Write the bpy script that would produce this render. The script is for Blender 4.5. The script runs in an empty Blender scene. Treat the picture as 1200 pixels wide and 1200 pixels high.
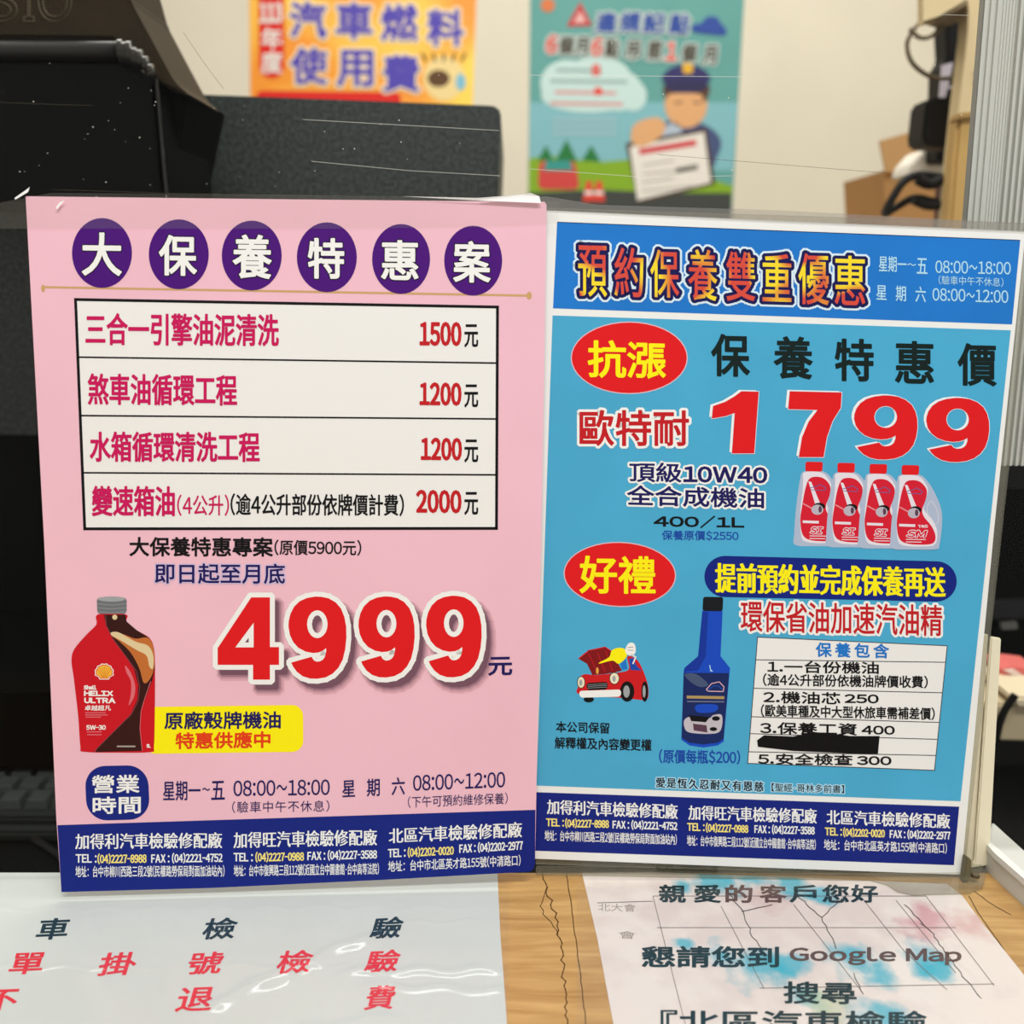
import bpy, bmesh, math, random
import numpy as np
from mathutils import Vector, Matrix
random.seed(7)
S = bpy.context.scene
COL = S.collection
# ------------------------------------------------------------------ camera
F = 1100.0
CAMH = 0.278
PITCH = math.radians(14)
cp, sp = math.cos(PITCH), math.sin(PITCH)
CAM = Vector((0, 0, CAMH))
RIGHT, DOWN, FWD = Vector((1, 0, 0)), Vector((0, -sp, -cp)), Vector((0, cp, -sp))
cd = bpy.data.cameras.new('camera'); cam = bpy.data.objects.new('camera', cd); COL.objects.link(cam)
cam.location = CAM; cam.rotation_euler = (math.pi/2 - PITCH, 0, 0)
cd.sensor_width = 36; cd.lens = F/1200*36; cd.clip_start = .01; cd.clip_end = 50
cd.dof.use_dof = True; cd.dof.focus_distance = .425; cd.dof.aperture_fstop = 7.6
S.camera = cam
# ------------------------------------------------------------------ world, lights, exposure
W = bpy.data.worlds.new('room_light'); S.world = W; W.use_nodes = True
bg = W.node_tree.nodes['Background']; bg.inputs[0].default_value = (1.0, .995, .98, 1); bg.inputs[1].default_value = .60
S.view_settings.view_transform = 'Standard'; S.view_settings.look = 'None'
S.view_settings.exposure = 0.0; S.view_settings.gamma = 1; S.view_settings.use_curve_mapping = False
def area(name, loc, target, size, sizey, power, color):
    l = bpy.data.lights.new(name, 'AREA'); l.shape = 'RECTANGLE'; l.size = size; l.size_y = sizey; l.energy = power; l.color = color
    o = bpy.data.objects.new(name, l); COL.objects.link(o); o.location = loc
    o.rotation_euler = (Vector(target) - Vector(loc)).to_track_quat('-Z', 'Y').to_euler()
    return o
area('overhead_light', (.2, -.35, 1.58), (.0, .35, 0.1), 1.2, .12, 21, (1, 1, .98))
area('overhead_light', (-.05, .52, 1.6), (-.05, .40, 0), 1.0, .10, 7, (1, 1, .98))  # added lamp above the counter, placed so the film ridges glint
area('overhead_light', (.2, 1.25, 1.60), (.2, 1.6, 0), 2.2, .35, 25, (1, .96, .88))

# ------------------------------------------------------------------ helpers
def s2l(c):
    c = c/255.0
    return c/12.92 if c <= .04045 else ((c+.055)/1.055)**2.4
MATS = {}
def mat(name, rgb, rough=.55, metal=0, spec=.2, noise=None, bump=None, coat=0, alpha=1):
    if name in MATS: return MATS[name]
    m = bpy.data.materials.new(name); m.use_nodes = True; nt = m.node_tree; b = nt.nodes['Principled BSDF']
    col = (s2l(rgb[0]), s2l(rgb[1]), s2l(rgb[2]), 1)
    b.inputs['Base Color'].default_value = col; b.inputs['Roughness'].default_value = rough
    b.inputs['Metallic'].default_value = metal; b.inputs['Specular IOR Level'].default_value = spec
    b.inputs['Coat Weight'].default_value = coat; b.inputs['Coat Roughness'].default_value = .1
    b.inputs['Alpha'].default_value = alpha
    tc = None
    if noise or bump:
        tc = nt.nodes.new('ShaderNodeTexCoord')
    if noise:   # (scale, amount, detail)
        n = nt.nodes.new('ShaderNodeTexNoise'); n.inputs['Scale'].default_value = noise[0]; n.inputs['Detail'].default_value = noise[2] if len(noise) > 2 else 3
        nt.links.new(tc.outputs['Object'], n.inputs['Vector'])
        r = nt.nodes.new('ShaderNodeValToRGB'); a = noise[1]
        r.color_ramp.elements[0].position = .3; r.color_ramp.elements[1].position = .7
        r.color_ramp.elements[0].color = tuple(v*(1-a) for v in col[:3]) + (1,)
        r.color_ramp.elements[1].color = tuple(min(1, v*(1+a)) for v in col[:3]) + (1,)
        nt.links.new(n.outputs['Fac'], r.inputs['Fac']); nt.links.new(r.outputs['Color'], b.inputs['Base Color'])
    if bump:    # (scale, strength, distance)
        n = nt.nodes.new('ShaderNodeTexNoise'); n.inputs['Scale'].default_value = bump[0]; n.inputs['Detail'].default_value = 3
        nt.links.new(tc.outputs['Object'], n.inputs['Vector'])
        k = nt.nodes.new('ShaderNodeBump'); k.inputs['Strength'].default_value = bump[1]; k.inputs['Distance'].default_value = bump[2]
        nt.links.new(n.outputs['Fac'], k.inputs['Height']); nt.links.new(k.outputs['Normal'], b.inputs['Normal'])
    MATS[name] = m
    return m
def clear_mat(name, tint, gloss=.08, rough=.03, body=0.0, bodycol=(200, 200, 200), bump=None):
    """thin clear plastic or glass: mostly transparent, with a fresnel reflection"""
    m = bpy.data.materials.new(name); m.use_nodes = True; nt = m.node_tree
    for n in list(nt.nodes): nt.nodes.remove(n)
    out = nt.nodes.new('ShaderNodeOutputMaterial')
    tr = nt.nodes.new('ShaderNodeBsdfTransparent'); tr.inputs[0].default_value = (*tint, 1)
    gl = nt.nodes.new('ShaderNodeBsdfGlossy'); gl.inputs['Roughness'].default_value = rough; gl.inputs[0].default_value = (1, 1, 1, 1)
    df = nt.nodes.new('ShaderNodeBsdfDiffuse'); df.inputs[0].default_value = tuple(s2l(v) for v in bodycol) + (1,)
    m1 = nt.nodes.new('ShaderNodeMixShader'); m1.inputs[0].default_value = body
    m2 = nt.nodes.new('ShaderNodeMixShader'); lw = nt.nodes.new('ShaderNodeLayerWeight'); lw.inputs['Blend'].default_value = .5
    pw = nt.nodes.new('ShaderNodeMath'); pw.operation = 'POWER'; pw.inputs[1].default_value = 5; nt.links.new(lw.outputs['Facing'], pw.inputs[0])
    ma = nt.nodes.new('ShaderNodeMath'); ma.operation = 'MULTIPLY_ADD'; ma.inputs[1].default_value = .5; ma.inputs[2].default_value = gloss; nt.links.new(pw.outputs[0], ma.inputs[0])
    nt.links.new(tr.outputs[0], m1.inputs[1]); nt.links.new(df.outputs[0], m1.inputs[2])
    nt.links.new(ma.outputs[0], m2.inputs[0]); nt.links.new(m1.outputs[0], m2.inputs[1]); nt.links.new(gl.outputs[0], m2.inputs[2])
    nt.links.new(m2.outputs[0], out.inputs[0])
    if bump:
        tc = nt.nodes.new('ShaderNodeTexCoord'); mp = nt.nodes.new('ShaderNodeMapping'); mp.inputs['Scale'].default_value = bump[3]
        n = nt.nodes.new('ShaderNodeTexNoise'); n.inputs['Scale'].default_value = bump[0]; n.inputs['Detail'].default_value = 2
        k = nt.nodes.new('ShaderNodeBump'); k.inputs['Strength'].default_value = bump[1]; k.inputs['Distance'].default_value = bump[2]
        nt.links.new(tc.outputs['Object'], mp.inputs[0]); nt.links.new(mp.outputs[0], n.inputs['Vector']); nt.links.new(n.outputs['Fac'], k.inputs['Height'])
        nt.links.new(k.outputs['Normal'], gl.inputs['Normal'])
    MATS[name] = m
    return m

ORG = {}
def thing(name, loc, label, cat, group=None):
    o = bpy.data.objects.new(name, None); COL.objects.link(o); o.location = loc; o.empty_display_size = .02
    o['label'] = label; o['category'] = cat
    if group: o['group'] = group
    ORG[o.name] = Vector(loc)
    return o
def tag(o, label, cat, group=None):
    o['label'] = label; o['category'] = cat
    if group: o['group'] = group
    return o
def mk(name, verts, faces, m, parent=None, label=None, mats=None, midx=None, smooth=False):
    """one mesh object from world-space vertices; children share the base point of their thing"""
    org = ORG.get(parent.name, Vector((0, 0, 0))) if parent else None
    me = bpy.data.meshes.new(name)
    if parent is None:
        v = np.array([tuple(p) for p in verts]); org = Vector(((v[:, 0].min()+v[:, 0].max())/2, (v[:, 1].min()+v[:, 1].max())/2, v[:, 2].min()))
    me.from_pydata([(p[0]-org[0], p[1]-org[1], p[2]-org[2]) for p in verts], [], faces)
    for mm in (mats or [m]): me.materials.append(mm)
    if midx: me.polygons.foreach_set('material_index', midx)
    if smooth: me.polygons.foreach_set('use_smooth', [True]*len(me.polygons))
    me.update()
    o = bpy.data.objects.new(name, me); COL.objects.link(o)
    if parent:
        o.parent = parent
    else: o.location = org
    ORG[o.name] = org
    if label: o['label'] = label
    return o
def ray(px, py):
    return (RIGHT*((px-600)/F) + DOWN*((py-600)/F) + FWD)
class Pl:
    """a real plane in the room; at() gives the point of it, lifted h metres off its face"""
    def __init__(s, o, n): s.o, s.n = Vector(o), Vector(n).normalized()
    def at(s, px, py, h=0):
        d = ray(px, py); o = s.o + s.n*h
        return CAM + d*((o-CAM).dot(s.n)/d.dot(s.n))
def cam2w(x, y, z): return CAM + RIGHT*x + DOWN*y + FWD*z
def camdir(x, y, z): return RIGHT*x + DOWN*y + FWD*z
def YP(y): return Pl((0, y, 0), (0, -1, 0))
def ZP(z): return Pl((0, 0, z), (0, 0, 1))
BLUE = Pl(cam2w(.116, .021, .428), -camdir(-.014, -.119, .993))
_e = cam2w(*(np.array([(634-600)/F, 0, 1])*.4205))
PINK = Pl(_e, -camdir(-.045, -.119, .992))
DESK = ZP(0)

def fan(pts): return [tuple(range(len(pts)))]
def flat(name, pl, pts, m, parent, h, label=None):
    v = [pl.at(x, y, h) for x, y in pts]
    if (v[1]-v[0]).cross(v[2]-v[1]).dot(pl.n) < 0: v = v[::-1]
    return mk(name, v, fan(v), m, parent, label)
def prism(name, pts, d, t, m, parent=None, bevel=0, label=None, dirv=(0, 1, 0)):
    """solid whose front outline lies on the vertical plane Y=d (or a Pl), t deep"""
    pl = d if isinstance(d, Pl) else YP(d)
    f = [pl.at(x, y) for x, y in pts]; dv = Vector(dirv)*t if not isinstance(d, Pl) else -d.n*t
    return solid(name, f, dv, m, parent, bevel, label)
def solid(name, f, dv, m, parent=None, bevel=0, label=None):
    n = len(f); v = list(f) + [p+dv for p in f]
    fc = [tuple(range(n)), tuple(range(2*n-1, n-1, -1))] + [(i, n+i, n+(i+1) % n, (i+1) % n) for i in range(n)]
    o = mk(name, v, fc, m, parent, label)
    bm = bmesh.new(); bm.from_mesh(o.data); bmesh.ops.recalc_face_normals(bm, faces=bm.faces)
    if bevel: bmesh.ops.bevel(bm, geom=bm.edges[:], offset=bevel, segments=2, affect='EDGES', clamp_overlap=True)
    bm.to_mesh(o.data); bm.free()
    return o
def box(name, a, b, m, parent=None, bevel=0, label=None):
    x0, y0, z0 = a; x1, y1, z1 = b
    f = [Vector(p) for p in ((x0, y0, z0), (x1, y0, z0), (x1, y0, z1), (x0, y0, z1))]
    return solid(name, f, Vector((0, y1-y0, 0)), m, parent, bevel, label)
def tube(name, pts, r, m, parent=None, seg=8, label=None, sub=6, cap=True):
    # smooth path through pts (catmull-rom), round section
    P = [Vector(p) for p in pts]; Q = []
    if sub > 1 and len(P) > 2:
        E_ = [2*P[0]-P[1]] + P + [2*P[-1]-P[-2]]
        for i in range(1, len(E_)-2):
            for k in range(sub):
                t = k/sub; a, b, c, d = E_[i-1], E_[i], E_[i+1], E_[i+2]
                Q.append(.5*((2*b)+(c-a)*t+(2*a-5*b+4*c-d)*t*t+(3*b-a-3*c+d)*t**3))
        Q.append(P[-1])
    else: Q = P
    v, f = [], []; up = Vector((.13, .31, .94)).normalized()
    for i, q in enumerate(Q):
        t = (Q[min(i+1, len(Q)-1)]-Q[max(i-1, 0)]).normalized(); a = t.cross(up).normalized(); b = t.cross(a)
        for k in range(seg):
            w = 2*math.pi*k/seg; v.append(q + (a*math.cos(w)+b*math.sin(w))*r)
    for i in range(len(Q)-1):
        for k in range(seg): f.append((i*seg+k, i*seg+(k+1) % seg, (i+1)*seg+(k+1) % seg, (i+1)*seg+k))
    if cap: f += [tuple(range(seg)), tuple(range((len(Q)-1)*seg, len(Q)*seg))]
    return mk(name, v, f, m, parent, label, smooth=True)

# ------------------------------------------------------------------ lettering
_tc, _gc = {}, {}
def glyph(ch, res):
    """one character of the built-in font as flat mesh data, in em units"""
    if (ch, res) in _gc: return _gc[(ch, res)]
    if ch in DRAWN: _gc[(ch, res)] = drawn(ch); return _gc[(ch, res)]
    c = bpy.data.curves.new('t', 'FONT'); c.body = ch; c.resolution_u = res; c.fill_mode = 'BOTH'
    o = bpy.data.objects.new('t', c); COL.objects.link(o); bpy.context.view_layer.update()
    ev = o.evaluated_get(bpy.context.evaluated_depsgraph_get()); me = ev.to_mesh()
    n = len(me.vertices); co = np.empty(n*3); me.vertices.foreach_get('co', co); co = co.reshape(-1, 3)[:, :2].copy()
    fs = [tuple(p.vertices) for p in me.polygons]; ev.to_mesh_clear()
    bpy.data.objects.remove(o); bpy.data.curves.remove(c)
    _gc[(ch, res)] = (co, fs, borders(fs))
    return _gc[(ch, res)]
def borders(fs):
    cnt = {}
    for f_ in fs:
        for i in range(len(f_)):
            a, b = f_[i], f_[(i+1) % len(f_)]; k = (a, b) if a < b else (b, a); cnt[k] = cnt.get(k, 0)+1
    return [k for k, q in cnt.items() if q == 1]
# heavy numerals drawn by hand (y down, any unit)
DRAWN = {
 '\ue009': ([(10,233),(16,246),(30,265),(50,280),(75,288),(100,289),(130,284),(155,271),(175,250),(190,222),(199,185),(203,145),(202,105),(196,72),(184,42),(165,20),(140,6),(115,1),(95,0),(65,5),(40,16),(20,35),(7,60),(1,85),(0,105),(5,135),(17,160),(35,180),(60,193),(85,198),(105,196),(120,190),(133,180),(133,195),(128,213),(121,223),(110,229),(98,230),(88,225),(80,213)],
            [[(101+37*math.cos(t*math.pi/10), 97+50*math.sin(t*math.pi/10)) for t in range(20)]]),
 '\ue004': ([(118,0),(183,0),(183,175),(215,175),(215,236),(183,236),(183,288),(125,288),(125,236),(0,236),(0,178)], [[(60,176),(127,86),(127,176)]]),
 '\ue001': ([(72,0),(114,1),(103,151),(49,151),(56,52),(34,60),(0,66),(3,36),(32,26),(56,12)], []),
 '\ue007': ([(4,0),(130,3),(128,40),(108,72),(94,112),(86,160),(26,160),(34,112),(50,74),(72,45),(0,43)], []),
}
def drawn(ch):
    from mathutils.geometry import tessellate_polygon
    outer, holes = DRAWN[ch]; loops = [[Vector((x, -y, 0)) for x, y in outer]] + [[Vector((x, -y, 0)) for x, y in h] for h in holes]
    tri = tessellate_polygon(loops); co = np.array([(p.x, p.y) for l in loops for p in l])/150.0
    bd, k = [], 0
    for l in loops:
        bd += [(k+i, k+(i+1) % len(l)) for i in range(len(l))]; k += len(l)
    return co, [tuple(t) for t in tri], bd
def text_mesh(txt, track=1.0, res=3, offset=0.0, shear=0.0):
    key = (txt, track, res, shear)
    if key in _tc: return _tc[key]
    x = 0.0; V, Fc, B_, base = [], [], [], 0; ext = (track-1)*1.0
    for ch in txt:
        if ch == ' ': x += .3+ext; continue
        wide = ord(ch) > 0x2000 and not (0xe000 <= ord(ch) < 0xf000)
        g = chr(ord(ch)+0xFEE0) if 0x21 <= ord(ch) <= 0x7e else ch
        co, fs, bd = glyph(g, res); mn, mx = co.min(0), co.max(0)
        if wide:
            if ch == '‧': adv = .45; q = co + np.array([x+adv/2-(mn[0]+mx[0])/2, 0])
            else: adv = 1.0; q = co + np.array([x, 0])
        else:
            kx = {'-': .5, '~': .7, '/': .6}.get(ch, 1)
            co = co*np.array([kx, 1]); mn, mx = co.min(0), co.max(0); w = mx[0]-mn[0]
            adv = .56 if ch.isdigit() else w+(.10 if ch.isalpha() else .12)
            if ch.isdigit(): adv = max(adv, w+.06)
            q = co + np.array([x+adv/2-(mn[0]+mx[0])/2, 0])
        if shear: q = q + np.stack([q[:, 1]*shear, q[:, 1]*0], 1)
        V.append(q); Fc += [tuple(i+base for i in f_) for f_ in fs]; B_ += [(a+base, b+base) for a, b in bd]; base += len(q)
        x += adv+ext
    _tc[key] = (np.vstack(V), Fc, B_)
    return _tc[key]
NG = 8
def thicken(co, fs, bd, rx, ry):
    """add a round pen stroke of radius rx, ry round the outline of flat glyphs"""
    if rx <= 0: return co, fs
    V = [co]; Fc = list(fs); base = len(co)
    vs = sorted({i for e in bd for i in e}); sc = np.array([rx, ry])
    ang = np.arange(NG)*2*math.pi/NG + math.pi/NG; ring = np.stack([np.cos(ang), np.sin(ang)], 1)*sc
    for i in vs:
        V.append(co[i]+ring); Fc.append(tuple(range(base, base+NG))); base += NG
    for a, b in bd:
        d = (co[b]-co[a])/sc; L = np.hypot(*d)
        if L < 1e-9: continue
        nrm = np.array([-d[1], d[0]])/L*sc*math.cos(math.pi/NG)
        V.append(np.array([co[a]+nrm, co[a]-nrm, co[b]-nrm, co[b]+nrm])); Fc.append((base, base+1, base+2, base+3)); base += 4
    return np.vstack(V), Fc
class Art:
    """flat print on a sheet: everything here is laid on the sheet's own plane"""
    def __init__(s, pl, parent, T=lambda x, y: (x, y), k=1): s.pl, s.p, s.T, s.k = pl, parent, T, k
    def text(s, txt, x0, x1, ya, yb, h, m, h0=6e-5, bold=0, pen=None, outl=(), track=1.0, res=3, name='lettering', off=(0, 0), parent=None, shear=0, offset=0, label=None):
        """ink box runs from (x0,ya) to (x1,yb) along its middle, h high; bold and outlines in pixels"""
        (ax, ay), (bx, by) = s.T(x0, ya), s.T(x1, yb); k = s.T(0, 1)[1]-s.T(0, 0)[1]; hh = h*k
        ax += off[0]; bx += off[0]; ay += off[1]; by += off[1]
        co, fs, bd = text_mesh(txt, track, res, offset, shear)
        mn, mx = co.min(0), co.max(0)
        b2 = bold*2 if not pen else 0
        wpx, hpx = math.hypot(bx-ax, by-ay)-b2, hh-b2
        # to pixel-sized local units: u along line, w up
        U = (co-(mn+mx)/2)/np.maximum(mx-mn, 1e-9)*np.array([wpx, hpx])
        jobs = [(bold, m, 0)] + [(bold+o_[0], o_[1], i+1) for i, o_ in enumerate(outl)]
        res_ = None
        ux, uy = (bx-ax)/math.hypot(bx-ax, by-ay), (by-ay)/math.hypot(bx-ax, by-ay)
        cx, cy = (ax+bx)/2, (ay+by)/2
        for r, mm, lay in jobs:
            pr = (r, r) if not (pen and lay == 0) else pen
            V, Fc = thicken(U, fs, bd, *pr)
            hz = h0 - lay*2.2e-5*s.k
            n0 = len(U); vv = []; jit = [0.0]*len(V)   # pen strokes are stacked like ink strokes, microns apart
            idx = 0
            for f_ in Fc[len(fs):]:
                for q in f_: jit[q] = -(((idx*7) % 31)+1)*5e-7*s.k
                idx += 1
            for (a, b), jz in zip(V, jit):
                vv.append(s.pl.at(cx+a*ux, cy+a*uy-b, hz+jz))
            # jitter nothing: all faces of one layer share its material
            o = mk(name if lay == 0 else 'lettering_outline', vv, Fc, mm, (parent or s.p) if lay == 0 else res_, label if lay == 0 else None)
            if lay == 0: res_ = o
        return res_
    def poly(s, name, pts, m, h=3e-5, parent=None, label=None):
        return flat(name, s.pl, [s.T(*p) for p in pts], m, parent or s.p, h, label)
    def ell(s, name, x, y, rx, ry, m, h=3e-5, rot=0, n=40, parent=None, label=None):
        c, q = math.cos(rot), math.sin(rot)
        return s.poly(name, [(x+rx*math.cos(t)*c-ry*math.sin(t)*q, y+rx*math.cos(t)*q+ry*math.sin(t)*c) for t in [2*math.pi*i/n for i in range(n)]], m, h, parent, label)
    def line(s, name, pts, w, m, h=4e-5, parent=None, closed=False, label=None):
        P = [np.array(s.T(*p), float) for p in pts]; n = len(P); v, f = [], []
        rng = range(n if closed else n-1)
        for i in rng:
            a, b = P[i], P[(i+1) % n]; d = b-a; L = np.hypot(*d)
            if L < 1e-6: continue
            d = d/L; q = np.array([-d[1], d[0]])*w/2
            a2, b2 = (a-d*w*.5*(closed or i > 0), b+d*w*.5*(closed or i < n-2))
            k = len(v); v += [a2+q, a2-q, b2-q, b2+q]; f.append((k, k+1, k+2, k+3))
        return mk(name, [s.pl.at(x, y, h) for x, y in v], f, m, parent or s.p, label)
    def rrect(s, name, c4, r, m, h=3e-5, parent=None, label=None):
        """rounded quad from 4 corners"""
        P = [Vector(p) for p in c4]; out = []
        for i in range(4):
            a, b, c = P[i-1], P[i], P[(i+1) % 4]; u = (a-b).normalized(); w = (c-b).normalized()
            p0, p1 = b+u*r, b+w*r
            for k in range(9):
                t = k/8; out.append(tuple(p0*(1-t)**2+b*2*t*(1-t)*1.0+p1*t*t) if False else tuple((b+u*r+w*r) - u*r*math.sin(t*math.pi/2) - w*r*math.cos(t*math.pi/2)) )
        return s.poly(name, out, m, h, parent, label)
def sheet(name, pl, pts, th, m, parent, h=0, label=None):
    f = [pl.at(x, y, h) for x, y in pts]
    return solid(name, f, -pl.n*th, m, parent, 0, label)

# ------------------------------------------------------------------ materials
M_pink = mat('pink_paper', (243, 193, 209), .42, noise=(14, .03), coat=.25)
M_white = mat('white_print', (244, 245, 243), .5)
M_cell = mat('off_white_print', (240, 240, 238), .5)
M_purple = mat('purple_print', (74, 10, 122), .45)
M_black = mat('black_print', (8, 8, 11), .5)
M_mag = mat('magenta_print', (203, 16, 92), .5)
M_red = mat('red_print', (226, 22, 28), .45)
M_dred = mat('dark_red_print', (196, 26, 34), .5)
M_navy = mat('navy_print', (12, 34, 128), .45)
M_ink = mat('navy_ink', (26, 20, 92), .5)
M_yel = mat('yellow_print', (255, 243, 10), .5)
M_pyel = mat('pale_yellow_print', (255, 236, 130), .5)
M_gold = mat('tan_print', (205, 165, 110), .5)
M_orange = mat('orange_print', (232, 62, 20), .5)
M_head = mat('mid_blue_print', (22, 120, 208), .42, noise=(30, .06), coat=.2)
M_cyan = mat('sky_blue_print', (72, 172, 214), .42, noise=(22, .05), coat=.2)
M_lcyan = mat('pale_blue_print', (178, 224, 246), .5)
M_bprint = mat('blue_print', (24, 74, 172), .5)
M_halo = mat('lilac_halo_print', (212, 192, 226), .5)
M_sheet = mat('white_paper', (240, 242, 240), .45, coat=.2)

# ------------------------------------------------------------------ THE SETTING
def structure(o): o['kind'] = 'structure'; return o
M_wall = mat('cream_wall_paint', (222, 214, 196), .75, noise=(3, .05), bump=(60, .1, .002))
WALLY = 2.3
structure(box('wall_back', (-2.6, WALLY, -.95), (2.6, WALLY+.1, 1.65), M_wall))
structure(box('wall_right', (2.6, -1.6, -.95), (2.7, WALLY, 1.65), M_wall))
structure(box('wall_left', (-2.7, -1.6, -.95), (-2.6, WALLY, 1.65), M_wall))
structure(box('floor', (-2.6, -1.6, -1.0), (2.6, WALLY, -.95), mat('grey_floor_tile', (150, 145, 136), .5, noise=(4, .08))))
# worktop of the service counter
M_wood = bpy.data.materials.new('yellow_wood_laminate'); M_wood.use_nodes = True
nt = M_wood.node_tree; b = nt.nodes['Principled BSDF']; b.inputs['Roughness'].default_value = .45
tc = nt.nodes.new('ShaderNodeTexCoord'); mp = nt.nodes.new('ShaderNodeMapping'); mp.inputs['Scale'].default_value = (6, 60, 20)
n1 = nt.nodes.new('ShaderNodeTexNoise'); n1.inputs['Scale'].default_value = 3.5; n1.inputs['Detail'].default_value = 6; n1.inputs['Distortion'].default_value = .6
r1 = nt.nodes.new('ShaderNodeValToRGB'); r1.color_ramp.elements[0].color = (s2l(168), s2l(124), s2l(66), 1); r1.color_ramp.elements[1].color = (s2l(206), s2l(165), s2l(104), 1)
r1.color_ramp.elements[0].position = .3; r1.color_ramp.elements[1].position = .72
nt.links.new(tc.outputs['Object'], mp.inputs[0]); nt.links.new(mp.outputs[0], n1.inputs['Vector']); nt.links.new(n1.outputs['Fac'], r1.inputs['Fac']); nt.links.new(r1.outputs['Color'], b.inputs['Base Color'])
MATS['wood'] = M_wood
BACKY = DESK.at(0, 1023).y
cr0, cr1 = DESK.at(1166, 1021), DESK.at(1240, 1100)
f = [Vector((-.62, BACKY, 0)), Vector((-.62, -.25, 0)), Vector((cr1.x+(cr1.x-cr0.x)*3, cr1.y+(cr1.y-cr0.y)*3, 0)), cr0, Vector((cr0.x-.004, BACKY, 0))]
counter = thing('counter', (0, .1, -.95), 'long service counter with yellowish wood worktop in the foreground', 'counter')
solid('worktop', [p.copy() for p in f], Vector((0, 0, -.03)), M_wood, counter, label='cracked yellowish wood laminate worktop')
box('counter_front', (-.6, -.02, -.95), (.36, .0, -.03), mat('counter_panel', (188, 178, 160), .6), counter)
box('side_panel', (-.6, 0, -.95), (-.58, BACKY-.01, -.03), mat('counter_panel', (188, 178, 160), .6), counter)
# cracks in the worktop laminate
M_crack = mat('dark_crack', (100, 68, 36), .8)
ca = Art(DESK, counter)
def crack(pts, w, jit, art, m=M_crack, h=1.2e-4, name='crack', parent=None, sd=1):
    rnd = random.Random(sd); out = []
    for i in range(len(pts)-1):
        (x0, y0), (x1, y1) = pts[i], pts[i+1]; n = max(2, int(math.hypot(x1-x0, y1-y0)/5))
        for k in range(n): t = k/n; out.append((x0+(x1-x0)*t+rnd.uniform(-jit, jit), y0+(y1-y0)*t))
    out.append(pts[-1])
    return art.line(name, out, w, m, h, parent)
crack([(634, 1020), (644, 1050), (652, 1080), (660, 1125), (662, 1175), (664, 1230)], 1.3, 3, ca, sd=3)
crack([(664, 1022), (672, 1080), (681, 1150), (690, 1230)], 1.1, .6, ca, sd=4)
crack([(640, 1040), (632, 1062), (654, 1095)], .9, 2, ca, sd=5)
crack([(1135, 1050), (1150, 1075), (1178, 1115)], 1, .6, ca, sd=6)
crack([(1142, 1044), (1160, 1058), (1185, 1072)], .8, 1, ca, sd=7)
# aluminium sill beside the counter
sill = thing('trim_1', (.27, .36, 0), 'white aluminium sill channel along the right end of the counter', 'sill'); del sill['label']; del sill['category']; sill['kind'] = 'structure'
M_alu = mat('white_aluminium', (214, 214, 208), .4, metal=0)
Q = ZP(.012)
p = [Q.at(1157, 992), Q.at(1166, 1001), Q.at(1260, 1085), Q.at(1300, 1085), Q.at(1163, 962)]
solid('sill_face', p, Vector((0, 0, -.05)), M_alu, sill, bevel=.0008)
p = [ZP(.0135).at(1157, 990), ZP(.0135).at(1166, 1000), ZP(.0135).at(1260, 1082), ZP(.0135).at(1264, 1078), ZP(.0135).at(1160, 986)]
solid('sill_lip', p, Vector((0, 0, -.003)), mat('bright_aluminium', (235, 235, 230), .3), sill)

# ------------------------------------------------------------------ PAPERS ON THE COUNTER
def Dk(px, py, h=0): return DESK.at(px, py, h)
def counter_paper(name, pts, m, h, label):
    r = thing(name, DESK.at(sum(p[0] for p in pts)/len(pts), sum(p[1] for p in pts)/len(pts), 0), label, 'paper notice')
    sheet('paper', DESK, pts, .0001, m, r, h)
    return r
lp = counter_paper('paper_notice', [(-60, 1022.6), (583, 1022.6), (586, 1090), (592, 1170), (598, 1260), (-160, 1260)], mat('grey_white_paper', (198, 204, 202), .5, noise=(9, .03)), 2.5e-4,
                   'white notice with red and dark brush lettering under film, left on the counter')
la = Art(DESK, lp)
M_cred = mat('red_brush_ink', (214, 48, 66), .5); M_cdark = mat('dark_teal_brush_ink', (22, 52, 66), .5)
for ch, x, y, w_, h_, mm in (('車', 62, 1088.5, 39, 24, M_cdark), ('檢', 258, 1088, 40, 24, M_cdark), ('驗', 453, 1087, 39, 24, M_cdark),
        ('單', 31, 1129, 41, 24, M_cred), ('掛', 137, 1129.5, 44, 26, M_cred), ('號', 242, 1128.5, 40, 25, M_cred), ('檢', 346, 1127, 42, 26, M_cred), ('驗', 448, 1126, 42, 25, M_cred),
        ('不', 2, 1172, 40, 24, M_cred), ('退', 227, 1171, 43, 27, M_cred), ('費', 445, 1169, 36, 27, M_cred)):
    la.text(ch, x-w_/2, x+w_/2, y+.8, y-.8, h_, mm, 3.6e-4, bold=0, pen=(1.0, .5), shear=.2, res=3, name='brush_character')
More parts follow.
